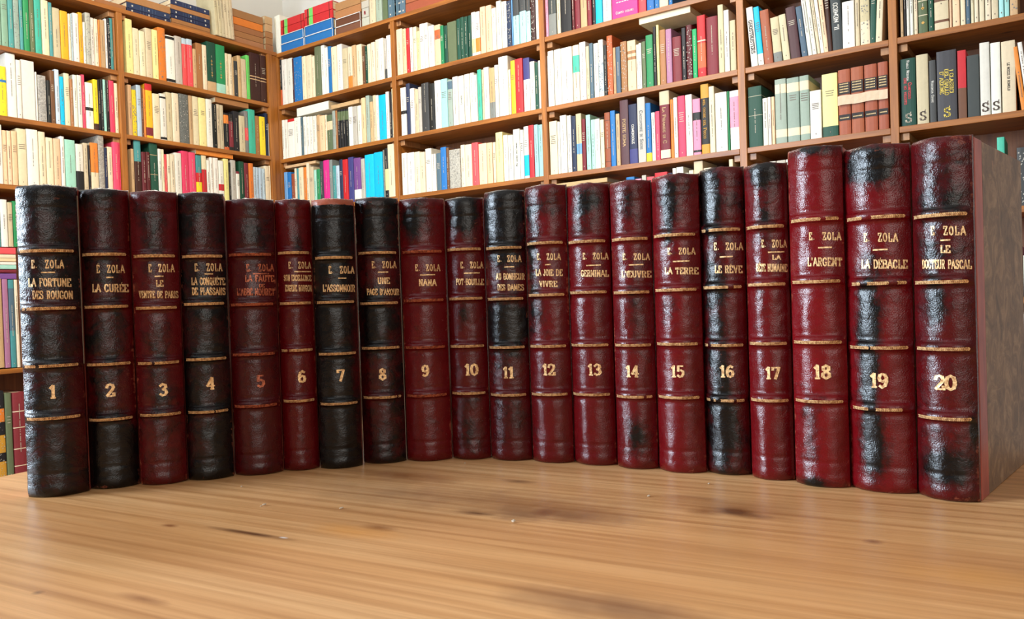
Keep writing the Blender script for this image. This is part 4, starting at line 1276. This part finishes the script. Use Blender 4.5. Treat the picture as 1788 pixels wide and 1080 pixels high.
for bi, b in enumerate(BOOKS):
    big = bi < 280
    rnd = random.Random(int(b['a'] * 10000) + int(b['z'] * 100))
    base = PAL[b['c']][1]; j = rnd.uniform(-10, 7); col = lin(tuple(max(0, min(245, v + j + rnd.uniform(-3, 3))) for v in base))
    bands = []
    for o in b['op']:
        if o.startswith('b '): q = o.split(); bands.append((float(q[1]), float(q[2]), lin(PAL[q[3]][1])))
    w_, h_ = b['wd'], b['h']; cur = (.0019 if w_ < .02 else .0026) if b['kind'] == 'stand' else .0008
    if b['c'] in ('le', 'wr', 'db', 'ma') or 'V' in b['op']: cur = .004
    if 'n' in b['op']: cur = .0006
    dep = .135 + .02 * rnd.random() if b['kind'] == 'stand' else .15
    if b['kind'] == 'lie' and b['row'] != -2: dep = .13
    cov, pg = spine_mesh(w_, h_, dep, col, bands, curve=cur)
    let = lettering(w_, h_, LUM(col), rnd, b['op'], cur)
    yy = -cur - .0007
    if 'dots' in b['op']:
        for t_ in ((.12, .5, .88) if b['c'] == 'nv' else (.1, .3, .5, .7, .9)):
            s = .0035; let.quad([(-s, yy, h_ * t_ - s), (s, yy, h_ * t_ - s), (s, yy, h_ * t_ + s), (-s, yy, h_ * t_ + s)], (.6, .55, .45))
        for k in range(6):
            z_ = h_ * (.3 + .07 * k); let.quad([(-w_ * .35, yy, z_), (w_ * .35, yy, z_), (w_ * .35, yy, z_ + .001), (-w_ * .35, yy, z_ + .001)], (.12, .2, .3))
    if 'rim' in b['op']:
        e = .003
        for (x0, x1, z0, z1) in ((-w_ / 2, -w_ / 2 + e, 0, h_), (w_ / 2 - e * .3, w_ / 2, 0, h_), (-w_ / 2, w_ / 2, 0, e), (-w_ / 2, w_ / 2, h_ - e, h_)): let.quad([(x0, -.005, z0), (x1, -.005, z0), (x1, -.005, z1), (x0, -.005, z1)], lin((225, 225, 220)))
    if 'emb' in b['op']:
        for k in range(5): let.quad([(-.008 + .003 * k, yy, h_ * .3 + .002 * k), (-.004 + .003 * k, yy, h_ * .3), (-.002 + .003 * k, yy, h_ * .5), (-.007 + .003 * k, yy, h_ * .55)], lin((170, 50, 60)))
    if 'a white label' in (b['d'] or '') or 'with white label' in (b['d'] or ''): pass
    setb = 0.001 + .004 * b['rnd']
    if 'booklet of the upright bundle' in b['lab']: setb = -.022
    if b['kind'] == 'lie':
        M = wallM(b['w'], b['a'], b['z'] + w_ / 2 + .0004, .002) @ Matrix.Rotation(math.pi / 2, 4, 'Y')
    else:
        M = wallM(b['w'], b['a'], b['z'] + .0003, setb)
        if b['lean']:
            ra = math.radians(b['lean']); pz = .1
            M = wallM(b['w'], b['a'], b['z'] + .0003 + abs(math.sin(ra)) * w_ / 2, setb) @ Matrix.Translation((-math.tan(ra) * .1 if False else -.1 * math.tan(ra), 0, 0)) @ Matrix.Rotation(ra, 4, 'Y')
    if big:
        mt = M_WORNSPK if 's' in b['op'] and b['c'] in ('lg', 'g', 'st') else M_CLOTH
        root = empty('book', M)
        l = b['lab']; seen[l] = seen.get(l, 0) + 1
        if seen[l] > 1: l += f', {ordinal(seen[l])} such'
        grp = f"books on the {b['shelf']} of the {b['bay']}" if b['row'] >= 0 else ('piled and standing books on top of the bookcases' if b['row'] > -20 and b['row'] < -1 else 'loose and lying books on the shelves')
        tag(root, l, 'book', grp)
        cov.build('cover', mt, root); pg.build('page_block', M_PAGES, root)
        if let.v: let.build('spine_lettering', M_INK, root)
    else: mass.add(cov, M); mass.add(pg, M); mass.add(let, M)
rnd = random.Random(99)                               # shelves behind the leather volumes
cs = ['w', 'c', 'be', 'w', 'c', 'p', 't', 'lg', 'bl', 'wr', 'dgr', 'k', 'ro', 'py', 'aq', 'b', 'nv', 'or']
for w, lev, bays in (('R', 'D', (0, 1)), ('R', 'E', (0, 1, 2, 3)), ('R', 'F', (0, 1, 2, 3)), ('L', 'E', (1,)), ('L', 'F', (1,))):
    for bn in bays:
        a, end_ = BAYS[w][bn]; a += .003
        while True:
            wd = rnd.uniform(.012, .032)
            if a + wd > end_ - .02: break
            h = rnd.uniform(.165, .2) if lev != 'F' else rnd.uniform(.2, .24)
            if w == 'L': h += .05
            cov, pg = spine_mesh(wd - .001, h, .14, lin(PAL[rnd.choice(cs)][1]), curve=.001); M = wallM(w, a + wd / 2, (ZR if w == 'R' else ZL)[lev] + .0003, .003)
            mass.add(cov, M); mass.add(pg, M); a += wd
mass.m = [0] * len(mass.f)
tag(mass.build('books', M_CLOTH), 'the many smaller books filling the remaining gaps of both bookcases', 'books', kind='stuff')
# paper sleeve round the four brown leather volumes
V4 = [b for b in BOOKS if 'V' in b['op']]
if V4:
    a0 = min(b['a'] - b['wd'] / 2 for b in V4); a1 = max(b['a'] + b['wd'] / 2 for b in V4); z0 = V4[0]['z'] + .095; z1 = z0 + .03
    s = MB(); x = DX + SET - .0075
    n = 12
    rows = []
    for zz in (z0, (z0 + z1) / 2, z1): rows.append([(x + .0006 * math.sin(k * 2.1 + zz * 90), -(a0 + (a1 - a0) * k / n), zz + .0012 * math.sin(k)) for k in range(n + 1)])
    s.grid(rows, lin((214, 190, 158))); s.grid([[(p[0] + .0008, p[1], p[2]) for p in r] for r in rows][::-1], lin((214, 190, 158)))
    tag(s.build('paper_sleeve', M_CLOTH), 'creased beige paper band wrapped round the four brown leather volumes', 'paper band')
